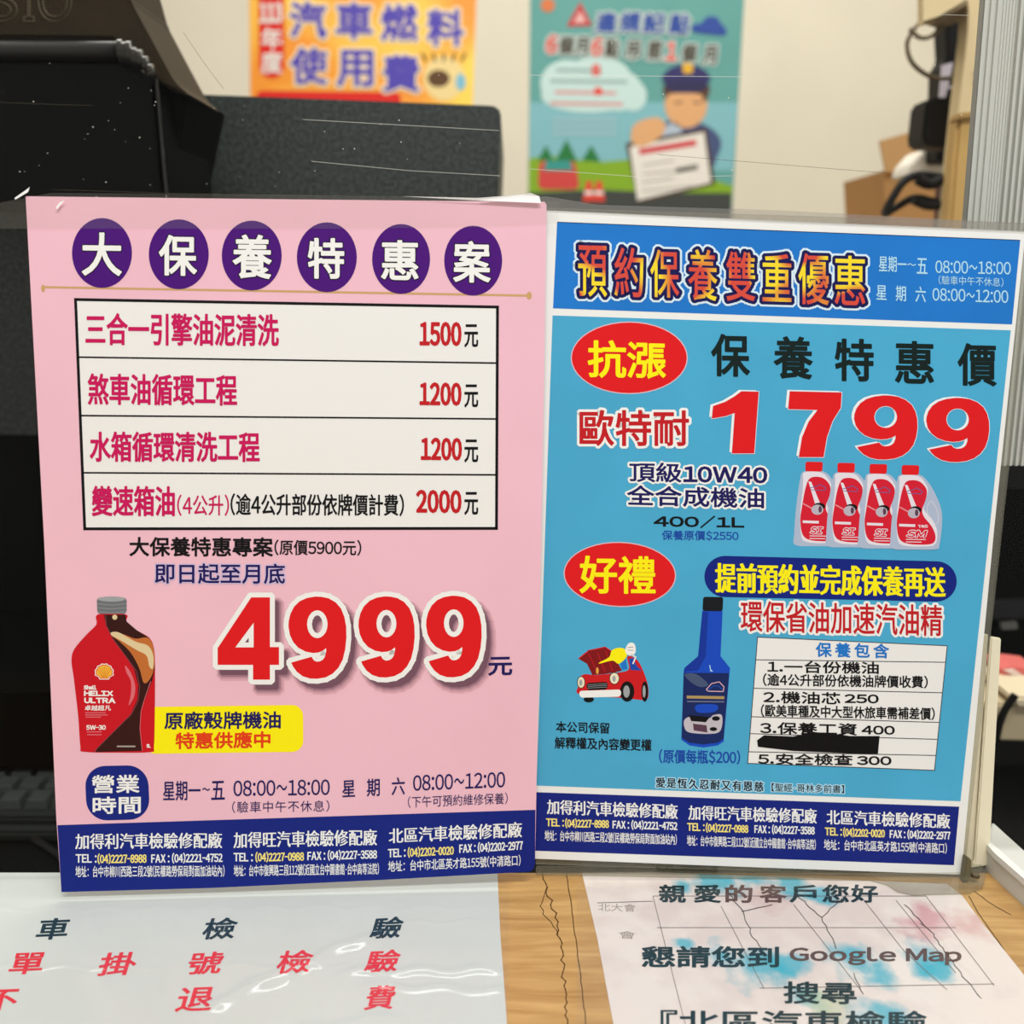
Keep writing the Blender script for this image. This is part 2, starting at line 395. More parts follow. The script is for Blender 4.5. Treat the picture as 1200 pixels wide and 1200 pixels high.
# right paper: stained map notice
M_map = bpy.data.materials.new('ink_stained_paper'); M_map.use_nodes = True; nt = M_map.node_tree; b = nt.nodes['Principled BSDF']; b.inputs['Roughness'].default_value = .5
rpts = [(682, 1023), (770, 1022), (1020, 1032), (1110, 1036), (1128, 1050), (1150, 1080), (1210, 1155), (1270, 1240), (1280, 1262), (731, 1262), (715, 1180), (700, 1100)]
rloc = DESK.at(sum(p_[0] for p_ in rpts)/len(rpts), sum(p_[1] for p_ in rpts)/len(rpts), 0)
tc = nt.nodes.new('ShaderNodeTexCoord')
nz = nt.nodes.new('ShaderNodeTexNoise'); nz.inputs['Scale'].default_value = 55; nz.inputs['Detail'].default_value = 6
nt.links.new(tc.outputs['Object'], nz.inputs['Vector'])
def stain(prev, cx, cy, rad, col, strength):
    c = DESK.at(cx, cy) - rloc; rm = rad/F*.4
    vd = nt.nodes.new('ShaderNodeVectorMath'); vd.operation = 'DISTANCE'; vd.inputs[1].default_value = c
    nt.links.new(tc.outputs['Object'], vd.inputs[0])
    a = nt.nodes.new('ShaderNodeMath'); a.operation = 'DIVIDE'; a.inputs[1].default_value = rm; nt.links.new(vd.outputs['Value'], a.inputs[0])
    s_ = nt.nodes.new('ShaderNodeMath'); s_.operation = 'MULTIPLY_ADD'; s_.inputs[1].default_value = 3.2; s_.inputs[2].default_value = -1.6; nt.links.new(nz.outputs['Fac'], s_.inputs[0])
    t = nt.nodes.new('ShaderNodeMath'); t.operation = 'ADD'; nt.links.new(a.outputs[0], t.inputs[0]); nt.links.new(s_.outputs[0], t.inputs[1])
    mr = nt.nodes.new('ShaderNodeMapRange'); mr.inputs['From Min'].default_value = .35; mr.inputs['From Max'].default_value = 1.05; mr.inputs['To Min'].default_value = strength; mr.inputs['To Max'].default_value = 0
    nt.links.new(t.outputs[0], mr.inputs['Value'])
    mx = nt.nodes.new('ShaderNodeMix'); mx.data_type = 'RGBA'; mx.inputs[7].default_value = tuple(s2l(v) for v in col) + (1,)
    nt.links.new(mr.outputs[0], mx.inputs[0]); nt.links.new(prev, mx.inputs[6])
    return mx.outputs[2]
base = nt.nodes.new('ShaderNodeRGB'); base.outputs[0].default_value = (s2l(224), s2l(214), s2l(208), 1)
cur = base.outputs[0]
cur = stain(cur, 900, 1070, 220, (206, 190, 186), .6)
cur = stain(cur, 1080, 1080, 36, (196, 130, 142), .7); cur = stain(cur, 1130, 1085, 34, (205, 160, 160), .7); cur = stain(cur, 895, 1046, 34, (190, 150, 150), .6)
for cx, cy, rr in ((835, 1032, 34), (880, 1030, 36), (925, 1036, 30), (960, 1050, 24), (800, 1040, 16), (850, 1120, 24), (885, 1133, 36), (925, 1128, 24), (1000, 1130, 34), (1030, 1140, 30), (1075, 1128, 34), (1100, 1138, 24), (945, 1170, 20), (800, 1105, 14), (1035, 1196, 30)):
    cur = stain(cur, cx, cy, rr, (52, 168, 190), .85)
cur = stain(cur, 960, 1175, 26, (172, 190, 150), .6)
nt.links.new(cur, b.inputs['Base Color']); MATS['map'] = M_map
rp = thing('paper_notice', rloc, 'water-stained notice with dark lettering and blue ink blots, right on the counter', 'paper notice')
sheet('paper', DESK, rpts, .0001, M_map, rp, 2.5e-4, 'pinkish white paper with cyan ink bleeds')
ra = Art(DESK, rp)
M_tink = mat('dark_green_ink', (24, 50, 56), .5); M_bink = mat('brown_grey_ink', (92, 70, 66), .5)
for ch, x, mm in zip('親愛的客戶您好', (788, 829, 866, 906, 941, 979, 1013), (M_tink, M_tink, M_bink, M_bink, M_tink, M_tink, M_tink)):
    ra.text(ch, x-15, x+15, 1047, 1047.5, 20, mm, 3.8e-4, pen=(1.0, .6), name='lettering')
ra.text('懇請您到', 753, 912, 1121, 1121.5, 24, M_tink, 3.8e-4, pen=(1.1, .7))
ra.text('Google Map', 926, 1126, 1120, 1121, 20, M_bink, 3.8e-4, pen=(1.0, .6))
ra.text('搜尋', 919, 1003, 1163, 1164, 25, M_tink, 3.8e-4, pen=(1.0, .6))
ra.text('『北區汽車檢驗', 775, 1085, 1197, 1198, 26, M_tink, 3.8e-4, pen=(1.0, .6))
M_grid = mat('grey_map_line', (120, 110, 108), .6)
for a_ in ([(765, 1056), (700, 1058)], [(765, 1050), (803, 1200)], [(765, 1050), (1085, 1050), (1165, 1155)], [(845, 1062), (895, 1158)], [(930, 1060), (985, 1130), (1010, 1162)], [(1010, 1052), (1060, 1115), (1110, 1160)], [(770, 1087), (1120, 1087)], [(890, 1158), (1165, 1153)], [(1050, 1055), (1120, 1140)]):
    ra.line('map_line', a_, .8, M_grid, 3.4e-4)
M_dcr = mat('black_crease', (62, 52, 50), .6)
for sd, a_ in enumerate(([(848, 1040), (870, 1068), (882, 1098), (893, 1112)], [(870, 1068), (905, 1060)], [(930, 1045), (962, 1075), (975, 1100), (980, 1112)], [(962, 1075), (985, 1055)], [(1078, 1082), (1090, 1090), (1125, 1140), (1150, 1170)], [(1060, 1060), (1083, 1084)], [(1000, 1140), (1012, 1165)])):
    crack(a_, .85, 1.4, ra, M_dcr, 4.0e-4, 'crease', rp, sd+20)
for (x, y, t_) in ((725, 1063, '北大會'), (735, 1095, '會')):
    ra.text(t_, x-24 if len(t_) > 1 else x-10, x+20 if len(t_) > 1 else x+10, y, y+1, 9, mat('faded_grey_ink', (160, 148, 144), .6), 3.4e-4)
# clear film over the papers: a gently rippled sheet
def film(name, x0, x1, y0, y1, label, nx, ny, amp, sd, ridges):
    rnd = random.Random(sd); ph = [rnd.uniform(0, 6.28) for _ in range(8)]
    G = np.array([[tuple(DESK.at(x0+(x1-x0)*i/nx, y0+(y1-y0)*j/ny)) for i in range(nx+1)] for j in range(ny+1)])
    X, Y = G[..., 0]*60, G[..., 1]*60
    Z = .0009 + amp*(.35*np.sin(X*.7+1.3*Y+ph[0]) + .3*np.sin(2.3*Y-.5*X+ph[1]) + .2*np.sin(1.9*X+ph[2]+.4*Y) + .15*np.sin(3.7*Y+ph[3]+X))
    for (ax, ay, bx, by, h_, sg) in ridges:
        a, b_ = np.array(DESK.at(ax, ay))[:2], np.array(DESK.at(bx, by))[:2]; d = b_-a; L = np.hypot(*d); u = d/L
        P = G[..., :2]-a; t = P@u; w = np.abs(P@np.array([-u[1], u[0]])+.0012*np.sin(t*260+sd)); e = np.clip(np.minimum(t, L-t)/.012+.5, 0, 1)
        Z = Z + h_*e*np.exp(-w*w/(2*sg*sg))
    G[..., 2] = np.maximum(Z, .0006)
    v = G.reshape(-1, 3)
    f = [(j*(nx+1)+i, (j+1)*(nx+1)+i, (j+1)*(nx+1)+i+1, j*(nx+1)+i+1) for j in range(ny) for i in range(nx)]
    o = mk(name, [tuple(p) for p in v], f, MATS['film'], None, smooth=True)
    tag(o, label, 'plastic film'); return o
clear_mat('film', (.99, .99, .985), gloss=.04, rough=.16, body=.004, bodycol=(225, 225, 225))
film('plastic_film', -80, 596, 1028, 1262, 'clear glossy film over the red-lettered notice on the counter', 330, 150, .0003, 3, [(440, 1098, 320, 1150, .0022, .0026), (350, 1140, 240, 1186, .0022, .0028), (405, 1143, 592, 1141, .0016, .0019), (470, 1084, 572, 1082, .0005, .0008), (-80, 1068, 560, 1066, .0004, .0008), (-80, 1137, 400, 1134, .0004, .0009), (430, 1158, 600, 1166, .0012, .0018), (180, 1240, 470, 1195, .0012, .0025)])
film('plastic_film', 676, 1290, 1036, 1262, 'clear creased film over the water-stained notice on the counter', 330, 150, .0003, 8, [(720, 1060, 745, 1080, .0006, .0008), (755, 1135, 778, 1152, .0007, .0008), (970, 1040, 1000, 1048, .0006, .0008), (690, 1090, 1090, 1085, .0005, .001), (848, 1040, 882, 1100, .0009, .0014), (930, 1045, 975, 1105, .0009, .0014), (1078, 1082, 1150, 1170, .0009, .0014), (745, 1030, 700, 1042, .0007, .0012), (820, 1105, 840, 1112, .0006, .0009)])

# ------------------------------------------------------------------ CLEAR PANEL (partition) with scratches
pane = thing('partition', (0, BACKY-.004, 0), 'clear scratched acrylic partition standing behind both posters', 'partition')
PB = Pl(BLUE.o - BLUE.n*.0035, BLUE.n)
def onpanel(x, z):   # point of the panel plane at world x and height z
    n = PB.n; y = (PB.n.dot(PB.o) - n.x*x - n.z*z)/n.y
    return Vector((x, y, z))
clear_mat('acrylic', (.99, .995, .99), gloss=.002, rough=.02, body=.001, bodycol=(210, 215, 210))
solid('pane', [onpanel(-.5, .0015), onpanel(.262, .0015), onpanel(.262, .62), onpanel(-.5, .62)], -PB.n*.002, MATS['acrylic'], pane)
pa = Art(PB, pane)
M_scr = mat('scratch', (225, 225, 215), .4, alpha=.45); M_dscr = mat('dark_scratch', (80, 74, 60), .5, alpha=.5)
rnd = random.Random(4)
for a_, w_, mm in (([(355, 140), (585, 153)], .8, M_scr), ([(365, 189), (480, 200), (586, 206)], .8, M_scr), ([(215, 38), (240, 75), (262, 104)], .7, M_dscr), ([(770, 181), (880, 190), (1040, 203)], .8, M_dscr), ([(620, 88), (870, 90)], .8, M_scr), ([(622, 198), (760, 208), (858, 206)], .8, M_scr), ([(0, 120), (110, 124)], .7, M_dscr), ([(60, 222), (180, 226), (380, 230)], .7, M_dscr), ([(1100, 17), (1135, 18)], .7, M_scr)):
    pa.line('scratch', a_, w_, mm, 2e-4)
v, f = [], []
for i in range(120):    # dust specks, one part
    x, y = rnd.uniform(0, 1130), rnd.uniform(5, 232)
    if x < 200: x, y = rnd.uniform(0, 200), rnd.uniform(70, 232)
    r = rnd.choice((.35, .45, .6, .8)); k = len(v)
    for t in range(5): v.append(PB.at(x+r*math.cos(t*1.2566), y+r*math.sin(t*1.2566), 2e-4))
    f.append(tuple(range(k, k+5)))
o = mk('dust_specks', v, f, mat('pale_dust', (225, 222, 205), .6), pane); o['kind'] = 'stuff'

# ------------------------------------------------------------------ CLEAR HOLDER of the blue poster
clear_mat('holder_acrylic', (.93, .93, .91), gloss=.03, rough=.06, body=.14, bodycol=(176, 172, 150))
holder = thing('acrylic_sign_holder', DESK.at(1090, 1040), 'clear grey acrylic sign holder carrying the blue poster on the counter', 'sign holder')
HB = Pl(BLUE.o - BLUE.n*.0010, BLUE.n)
solid('back_sheet', [HB.at(628, 243), HB.at(1214, 262), HB.at(1130, 1028), HB.at(628, 1013)], -HB.n*.0018, MATS['holder_acrylic'], holder)
ft = []
for x, y in ((628, 1014), (1040, 1017), (1110, 1010), (1140, 1009), (1152, 1014), (1156, 1024), (1152, 1036), (1136, 1042), (1070, 1044), (1052, 1040), (1040, 1032), (1020, 1027), (628, 1020)):
    ft.append(ZP(.0032).at(x, y))
solid('foot', ft, Vector((0, 0, -.0028)), MATS['holder_acrylic'], holder, bevel=.0004, label='clear rounded base plate')
solid('bracket', [HB.at(1128, 1000, .001), HB.at(1134, 1003, .001), HB.at(1133, 1026, .001), HB.at(1124, 1029, .001)], HB.n*.004, mat('smoky_plastic', (104, 98, 74), .3), holder, bevel=.0004)
sc_c = ZP(.0045).at(1143, 1024)
v = [sc_c + Vector((.0022*math.cos(t*math.pi/6), .0022*math.sin(t*math.pi/6), 0)) for t in range(12)]
solid('screw', v, Vector((0, 0, -.0015)), mat('screw_steel', (130, 125, 115), .25, metal=1), holder, bevel=.0003)

# cream plastic plate standing behind the holder at its right
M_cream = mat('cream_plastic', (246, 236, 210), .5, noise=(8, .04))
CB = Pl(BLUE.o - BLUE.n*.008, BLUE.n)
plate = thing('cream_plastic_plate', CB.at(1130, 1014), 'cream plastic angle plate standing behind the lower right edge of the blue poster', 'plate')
solid('flange', [CB.at(1100, 746), CB.at(1158, 744), CB.at(1140, 1014), CB.at(1080, 1012)], -CB.n*.002, mat('cream_plastic_shade', (232, 221, 194), .5), plate)  # darker cream puts the shade on this flange into its colour
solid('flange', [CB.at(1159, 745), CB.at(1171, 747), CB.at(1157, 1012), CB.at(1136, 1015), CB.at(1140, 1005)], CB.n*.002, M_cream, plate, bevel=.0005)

# ------------------------------------------------------------------ PINK POSTER
pc = [(30, 230), (330, 233.5), (638, 236.5), (640.5, 240), (638, 420), (634, 640), (630, 850), (627, 1012), (625.5, 1018), (621, 1021.5), (450, 1031), (250, 1040.5), (72, 1045.5), (66, 960), (52, 640)]
pink = thing('poster', PINK.at(350, 1036), 'pink price poster with big red 4999 taped to the partition, left of the blue poster', 'poster')
sheet('sheet', PINK, pc, .0004, M_pink, pink)
A = Art(PINK, pink)
lineh = 1.6e-4
A.poly('footer_band', [(67.3, 967), (627.5, 949), (627, 1012), (625.5, 1018), (621, 1021.5), (450, 1031), (250, 1040.5), (72, 1045.5)], M_navy, 4e-5)
A.line('rod_drawing', [(49, 336.5), (622.5, 346.5)], 2.6, M_gold, 3e-5)
A.ell('rod_drawing', 50.5, 338, 2.3, 4.5, M_gold, 4e-5); A.ell('rod_drawing', 620, 346.5, 3.2, 4.5, M_gold, 4e-5)
for ch, x, y, wd, ht in (('大', 119.3, 297.5, 47, 51), ('保', 208.5, 299, 45, 48), ('養', 295.5, 300.5, 46, 52), ('特', 382, 302.5, 43, 48), ('惠', 468.5, 304.5, 44, 47), ('案', 553, 306.5, 44, 49)):
    e = A.ell('title_disc', {119.3: 119.5, 208.5: 209.5, 295.5: 295, 382: 383, 468.5: 470, 553: 554.5}[x], y-1, 35.2 if x < 400 else 34, 41, M_purple, 6e-5)
    A.text(ch, x-wd/2, x+wd/2, y, y+.6, ht, M_white, 1.6e-4, bold=1.15, outl=((1.2, M_black),), name='title_character', res=4)
A.poly('price_table', [(87.5, 350), (584, 359), (582.5, 620), (98.5, 620.5)], M_cell, 4e-5)
A.line('table_rule', [(88.5, 351), (583, 359.8), (581.8, 619.2), (99.3, 619.7)], 3.4, M_black, 8e-5, closed=True)
for a_ in ([(90, 418.5), (583, 425.5)], [(94, 487), (583, 491)], [(96.5, 554), (583, 556.5)]): A.line('table_rule', a_, 2, M_black, 8e-5)
for t_, x0, x1, ya, yb, h_ in (('三合一引擎油泥清洗', 100, 327, 385.5, 387, 38), ('煞車油循環工程', 102.5, 278, 456, 457.5, 37), ('水箱循環清洗工程', 105, 304.5, 523.5, 524, 36), ('變速箱油', 107.5, 205, 587, 587.5, 36)):
    A.text(t_, x0, x1, ya, yb, h_, M_mag, lineh, bold=.85)
A.text('(4公升)', 207.5, 268.5, 592, 592, 25, M_mag, lineh, bold=.3)
A.text('(逾4公升部份依牌價計費)', 270, 473.5, 591, 592, 26, M_black, lineh, bold=.45)
for t_, x0, x1, y, h_ in (('1500', 491.5, 541, 391, 28.5), ('1200', 491.5, 541, 461.5, 27.5), ('1200', 493, 541.5, 526, 27), ('2000', 487.5, 541, 587.5, 27.5)):
    A.text(t_, x0, x1, y, y+.5, h_, M_dred, lineh, bold=1.15, track=1.05, name='price_lettering')
    A.text('元', 544, 560.5, y+2.5, y+2.5, 27, M_black, lineh, bold=.5)
A.text('大保養特惠專案', 151.5, 320, 640.5, 641, 23, M_black, lineh, bold=.6)
A.text('(原價5900元)', 321.5, 423.5, 641.5, 642, 18.5, M_black, lineh, bold=.3)
A.text('即日起至月底', 181.5, 334, 672, 672.5, 24, M_ink, lineh, bold=.5, outl=((1.6, M_halo),))
# big price, each digit on white with its printed drop shadow
SH = [mat('drop_shadow_print_%s' % n_, c_, .5) for n_, c_ in (('dark', (120, 84, 100)), ('mid', (160, 118, 134)), ('light', (196, 150, 164)), ('pale', (222, 170, 184)))]
for i, (ch, x0, x1, y0, y1) in enumerate((('\ue004', 255, 327, 700, 796.5), ('\ue009', 338, 406, 699, 795.5), ('\ue009', 420, 486, 698.8, 794), ('\ue009', 499.3, 564.5, 698, 793.8))):
    yc = (y0+y1)/2
    dig = A.text(ch, x0, x1, yc, yc, y1-y0, M_red, 2.2e-4, bold=.3, outl=((6.2, M_white),), name='price_digit')
    for k, (dx, rr) in enumerate(((6.5, 4.2), (7.0, 6.0), (7.5, 7.8), (8, 9.6))):
        A.text(ch, x0, x1, yc, yc, y1-y0, SH[k], 1.6e-4-k*1.9e-5, bold=0, off=(dx, dx+1.5), name='printed_drop_shadow', parent=dig, pen=(rr, rr))
A.text('元', 572, 600.5, 781, 780.5, 22, M_ink, lineh, bold=.7)
A.rrect('yellow_label', [(170, 828.5), (355, 826), (355.5, 881), (170, 883.5)], 13, M_yel, 4e-5)
A.text('原廠殼牌機油', 192.5, 329, 844.5, 843.5, 21, M_ink, lineh, bold=.5)
A.text('特惠供應中', 205.5, 317, 868, 866.5, 20, M_orange, lineh, bold=.6)
A.rrect('hours_badge', [(99, 898), (173, 896.5), (176, 960), (102, 962)], 24, M_navy, 5e-5)
A.text('營業', 107.5, 163.5, 919, 918.5, 21.5, M_white, lineh, bold=.5)
A.text('時間', 108.5, 165, 944, 943, 20.5, M_white, lineh, bold=.55)
A.text('星期一', 191, 235, 927, 926.5, 23, M_ink, lineh, bold=.25)
A.text('~', 237, 246, 925, 925, 3.5, M_ink, lineh, bold=.3)
A.text('五', 247.5, 263.5, 926.5, 926, 22, M_ink, lineh, bold=.25)
A.text('08:00~18:00', 273.5, 386.5, 924, 922.5, 18.5, M_ink, lineh, bold=.2)
A.text('(驗車中午不休息)', 272, 386, 946, 944.5, 13.5, M_ink, lineh, track=1.05)
A.text('星期六', 401, 474.5, 924.5, 921, 21, M_ink, lineh, bold=.25, track=1.75)
A.text('08:00~12:00', 484, 592, 917.8, 913.5, 18.5, M_ink, lineh, bold=.2)
A.text('(下午可預約維修保養)', 478, 595, 940, 935.5, 13.5, M_ink, lineh)
def footer(A, rows):
    for t_, x0, x1, ya, yb, h_, kind in rows:
        mm = M_white if kind != 'y' else M_pyel
        A.text(t_, x0, x1, ya, yb, h_, mm, 1.4e-4, pen={'n': (.42, .05), 'y': (.4, .3), 'w': (.4, .3), 'a': (.12, .08)}[kind], bold=.01, res=2)
footer(A, (('加得利汽車檢驗修配廠', 88.5, 260, 986, 984.5, 18.5, 'n'), ('加得旺汽車檢驗修配廠', 274, 441.5, 984.5, 981, 19, 'n'), ('北區汽車檢驗修配廠', 456, 611.5, 979.5, 972, 18, 'n'),
           ('TEL :', 89, 113, 1006, 1006, 9.5, 'w'), ('(04)2227-8988', 114.5, 171.5, 1006.5, 1006, 12, 'y'), ('FAX : (04)2221-4752', 177.5, 260.5, 1006, 1005, 12, 'w'),
           ('TEL :', 274, 296, 1004.5, 1004.5, 9.5, 'w'), ('(04)2227-0988', 299.5, 356, 1004.5, 1003.5, 12, 'y'), ('FAX : (04)2227-3588', 360.5, 441.5, 1003, 1001, 12, 'w'),
           ('TEL :', 455, 475, 1000, 999, 9.5, 'w'), ('(04)2202-0020', 478, 531.5, 999, 996.5, 12, 'y'), ('FAX : (04)2202-2977', 538.5, 612.5, 994.5, 990.5, 12, 'w'),
           ('地址：台中市柳川西路三段2號(民權路勞保局對面加油站內)', 88.5, 263, 1021.5, 1020.5, 13.5, 'a'),
           ('地址：台中市復興路三段112號(近國立台中圖書館‧台中高等法院)', 274, 444, 1020.5, 1018, 13.5, 'a'),
           ('地址：台中市北區英才路155號(中清路口)', 455, 610, 1015.5, 1008, 13, 'a')))
# printed oil bottle (crop frame of the bottle: 6 px per px)
B = Art(PINK, pink, lambda x, y: (60+x/6, 690+y/6))
def smooth(pts, n=6):
    P = [Vector((x, y)) for x, y in pts]; out = []; L = len(P)
    for i in range(L):
        a, b_, c, d = P[i-1], P[i], P[(i+1) % L], P[(i+2) % L]
        for k in range(n):
            t = k/n; q = .5*((2*b_)+(c-a)*t+(2*a-5*b_+4*c-d)*t*t+(3*b_-a-3*c+d)*t**3); out.append((q.x, q.y))
    return out
M_oil = mat('red_bottle_print', (205, 16, 34), .45); M_oil2 = mat('dark_red_bottle_print', (150, 16, 30), .45); M_brown = mat('dark_brown_print', (52, 16, 14), .45)
M_amber = mat('amber_print', (196, 112, 52), .5); M_glow = mat('pale_gold_print', (226, 206, 160), .5); M_grey = mat('grey_cap_print', (112, 116, 122), .45)
M_lgrey = mat('light_grey_print', (160, 166, 170), .45); M_pinkr = mat('rose_highlight_print', (222, 110, 120), .5); M_sy = mat('shell_yellow_print', (246, 190, 60), .5)
bot = B.poly('bottle_picture', smooth([(328, 180), (525, 180), (530, 230), (600, 290), (690, 345), (722, 420), (730, 560), (728, 900), (722, 1110), (700, 1148), (460, 1152), (230, 1146), (205, 1110), (190, 900), (160, 640), (142, 500), (165, 420), (250, 320), (318, 250)], 4), M_oil, 9e-5, label='printed red motor oil bottle with grey cap')
B.poly('bottle_flow', [(370, 182), (522, 182), (530, 230), (600, 290), (690, 345), (722, 420), (728, 560), (712, 640), (668, 760), (632, 850), (622, 980), (640, 1140), (310, 1148), (330, 1110), (440, 1000), (560, 880), (605, 780), (612, 680), (585, 570), (500, 440), (430, 350), (385, 260)], M_brown, 1.1e-4, bot)
B.poly('bottle_flow', smooth([(415, 320), (500, 318), (590, 350), (680, 345), (720, 420), (722, 560), (690, 640), (650, 660), (620, 560), (560, 450), (480, 370)]), M_amber, 1.2e-4, bot)
B.poly('bottle_flow', smooth([(415, 318), (470, 305), (590, 370), (680, 400), (718, 470), (715, 560), (690, 545), (670, 470), (600, 430), (500, 370)]), M_glow, 1.3e-4, bot)
B.poly('bottle_highlight', smooth([(520, 540), (560, 590), (590, 680), (582, 760), (545, 820), (560, 740), (560, 650), (530, 590)]), M_pinkr, 1.3e-4, bot)
B.line('bottle_highlight', [(380, 180), (388, 260), (432, 350), (510, 455), (600, 580), (622, 690), (610, 790), (565, 880), (440, 1005), (300, 1145)], .9, mat('plum_print', (130, 60, 70), .5), 1.35e-4, bot)
B.line('bottle_highlight', [(700, 650), (655, 780), (632, 860), (624, 980), (640, 1140)], .7, M_pinkr, 1.35e-4, bot)
B.rrect('bottle_cap', [(320, 62), (530, 62), (530, 176), (324, 176)], 24, M_grey, 1.2e-4, bot)
B.ell('bottle_cap', 424, 72, 98, 18, M_lgrey, 1.3e-4, parent=bot, n=24)
for k in range(3): B.line('bottle_cap', [(324, 105+k*28), (424, 114+k*28), (528, 105+k*28)], .5, M_lgrey, 1.35e-4, bot)
B.ell('neck_highlight', 447, 200, 18, 18, M_glow, 1.3e-4, parent=bot, n=16)
# scallop emblem
em = []
for i in range(15):
    t = math.pi*(1.08 - 1.16*i/14) ; r_ = 62 if i % 2 == 0 else 57
    em.append((373+r_*math.cos(t), 590-r_*.98*math.sin(t)))
em += [(408, 618), (404, 632), (342, 632), (338, 618)]
B.poly('emblem', [(373+(x-373)*1.12, 585+(y-585)*1.12) for x, y in em], M_white, 1.35e-4, bot)
B.poly('emblem', [(373+(x-373)*1.0, 585+(y-585)*1.0) for x, y in em], mat('emblem_red', (214, 60, 30), .5), 1.45e-4, bot)
B.poly('emblem', [(373+(x-373)*.9, 585+(y-585)*.9) for x, y in em], M_sy, 1.55e-4, bot)
for k in range(-3, 4): B.line('emblem', [(373+k*5, 625), (373+k*14.5, 545+abs(k)*7)], .45, mat('emblem_red', (214, 60, 30), .5), 1.65e-4, bot)
B.text('Shell', 228, 318, 693, 694, 32, M_white, 1.5e-4, bold=.4, parent=bot)
B.text('HELIX', 230, 436, 735, 736, 38, M_white, 1.5e-4, bold=.5, parent=bot)
B.text('ULTRA', 232, 452, 785, 786, 40, M_white, 1.5e-4, bold=.5, parent=bot)
B.text('卓越超凡', 236, 420, 838, 838, 38, M_white, 1.5e-4, bold=.15, parent=bot)
B.text('5W-30', 246, 384, 975, 975, 34, M_white, 1.5e-4, bold=.3, parent=bot)
B.text('5L', 670, 700, 1105, 1105, 26, M_white, 1.5e-4, bold=.3, parent=bot)
for k, (x0, x1, y) in enumerate(((238, 382, 872), (240, 398, 887), (242, 350, 902), (250, 355, 1006), (252, 355, 1026), (462, 592, 1108))):
    B.line('fine_print', [(x0, y), (x1, y)], 1.0 if k < 5 else 1.8, mat('rose_fine_print', (224, 120, 130), .5) if k < 5 else mat('grey_fine_print', (170, 160, 155), .5), 1.5e-4, bot)

# ------------------------------------------------------------------ BLUE POSTER
blue = thing('poster', BLUE.at(875, 1018), 'blue price poster with big red 1799 in the clear holder, right of the pink poster', 'poster')
sheet('sheet', BLUE, [(640.5, 246.5), (900, 258), (1202, 271), (1165, 620), (1126.5, 1025), (875, 1016), (620, 1006)], .0003, M_sheet, blue)
C5 = Art(BLUE, blue, lambda x, y: (620+x*.48333, 240+y*.48333))
C6 = Art(BLUE, blue, lambda x, y: (620+x*.48333, 620+y*.48333))
C5.poly('header_band', [(68, 42), (1191, 86), (1171, 290), (58, 251)], M_head, 4e-5)
C5.line('header_rule', [(68, 42), (1191, 86)], .9, mat('blue_black_print', (10, 40, 90), .5), 6e-5)
C6.poly('main_field', [(57, -518), (1168, -482), (1046, 660), (18, 622)], M_cyan, 4e-5)
C6.poly('footer_band', [(17, 638), (1043, 673), (1030, 815), (15, 780)], M_navy, 4e-5)
# shaded headline characters
M_fire = bpy.data.materials.new('yellow_to_red_print'); M_fire.use_nodes = True; nt = M_fire.node_tree; b = nt.nodes['Principled BSDF']; b.inputs['Roughness'].default_value = .5
tc = nt.nodes.new('ShaderNodeTexCoord'); wv = nt.nodes.new('ShaderNodeTexNoise'); wv.inputs['Scale'].default_value = 70; wv.inputs['Detail'].default_value = 0
cr = nt.nodes.new('ShaderNodeValToRGB'); cr.color_ramp.elements[0].position = .42; cr.color_ramp.elements[0].color = (s2l(250), s2l(222), s2l(20), 1); cr.color_ramp.elements[1].position = .62; cr.color_ramp.elements[1].color = (s2l(216), s2l(66), s2l(46), 1)
nt.links.new(tc.outputs['Object'], wv.inputs['Vector']); nt.links.new(wv.outputs['Fac'], cr.inputs['Fac']); nt.links.new(cr.outputs['Color'], b.inputs['Base Color'])
M_wedge = mat('pale_outline_print', (214, 236, 250), .5); M_dknavy = mat('dark_navy_print', (18, 16, 82), .5)
cxs = (694.5, 737, 779, 823.5, 868, 910.5, 953.5, 996)
for i, ch in enumerate('預約保養雙重優惠'):
    x = cxs[i]; y = 317+ (x-694.5)*.037; w_ = 34 if i not in (6, 7) else 36
    A2 = Art(BLUE, blue)
    A2.text(ch, x-w_/2, x+w_/2, y, y+1, 60-(i % 3)*2, M_fire, 1.9e-4, bold=.5, outl=((4.0, M_dknavy), (6.6, M_wedge)), name='title_character', res=4)
C5.text('星期一', 848, 915, 143, 145, 38, M_lcyan, lineh, bold=.2)
C5.text('~', 917, 938, 145, 145, 6, M_lcyan, lineh, bold=.2)
C5.text('五', 940, 966, 148, 149, 38, M_lcyan, lineh, bold=.2)
C5.text('08:00~18:00', 985, 1168, 150, 154, 31, M_lcyan, lineh, bold=.15)
C5.text('(驗車中午不休息)', 993, 1150, 182, 188, 22, M_lcyan, lineh)
C5.text('星期六', 842, 962, 212, 218, 38, M_lcyan, lineh, bold=.2, track=1.75)
C5.text('08:00~12:00', 978, 1162, 217, 223, 31, M_lcyan, lineh, bold=.15)
C5.ell('red_badge', 243, 371, 142, 88, mat('badge_rim', (225, 190, 200), .5), 7e-5)
C5.ell('red_badge', 243, 371, 139.5, 85.5, M_red, 9e-5)
C5.text('抗漲', 142, 332, 373, 377, 92, M_yel, lineh, bold=1.1, res=4)
M_dgreen = mat('green_black_print', (8, 30, 28), .5)
for i, ch in enumerate('保養特惠價'):
    x = (488, 640, 788, 934, 1086)[i]; C5.text(ch, x-47, x+48, 364+ (x-488)*.038, 366+(x-488)*.038, 104, M_dgreen, lineh, bold=1.25, res=4, name='headline_character')
C5.text('歐特耐', 122, 388, 541, 541.5, 88, M_dred, 1.7e-4, bold=.9, outl=((3.2, M_white),), res=4)
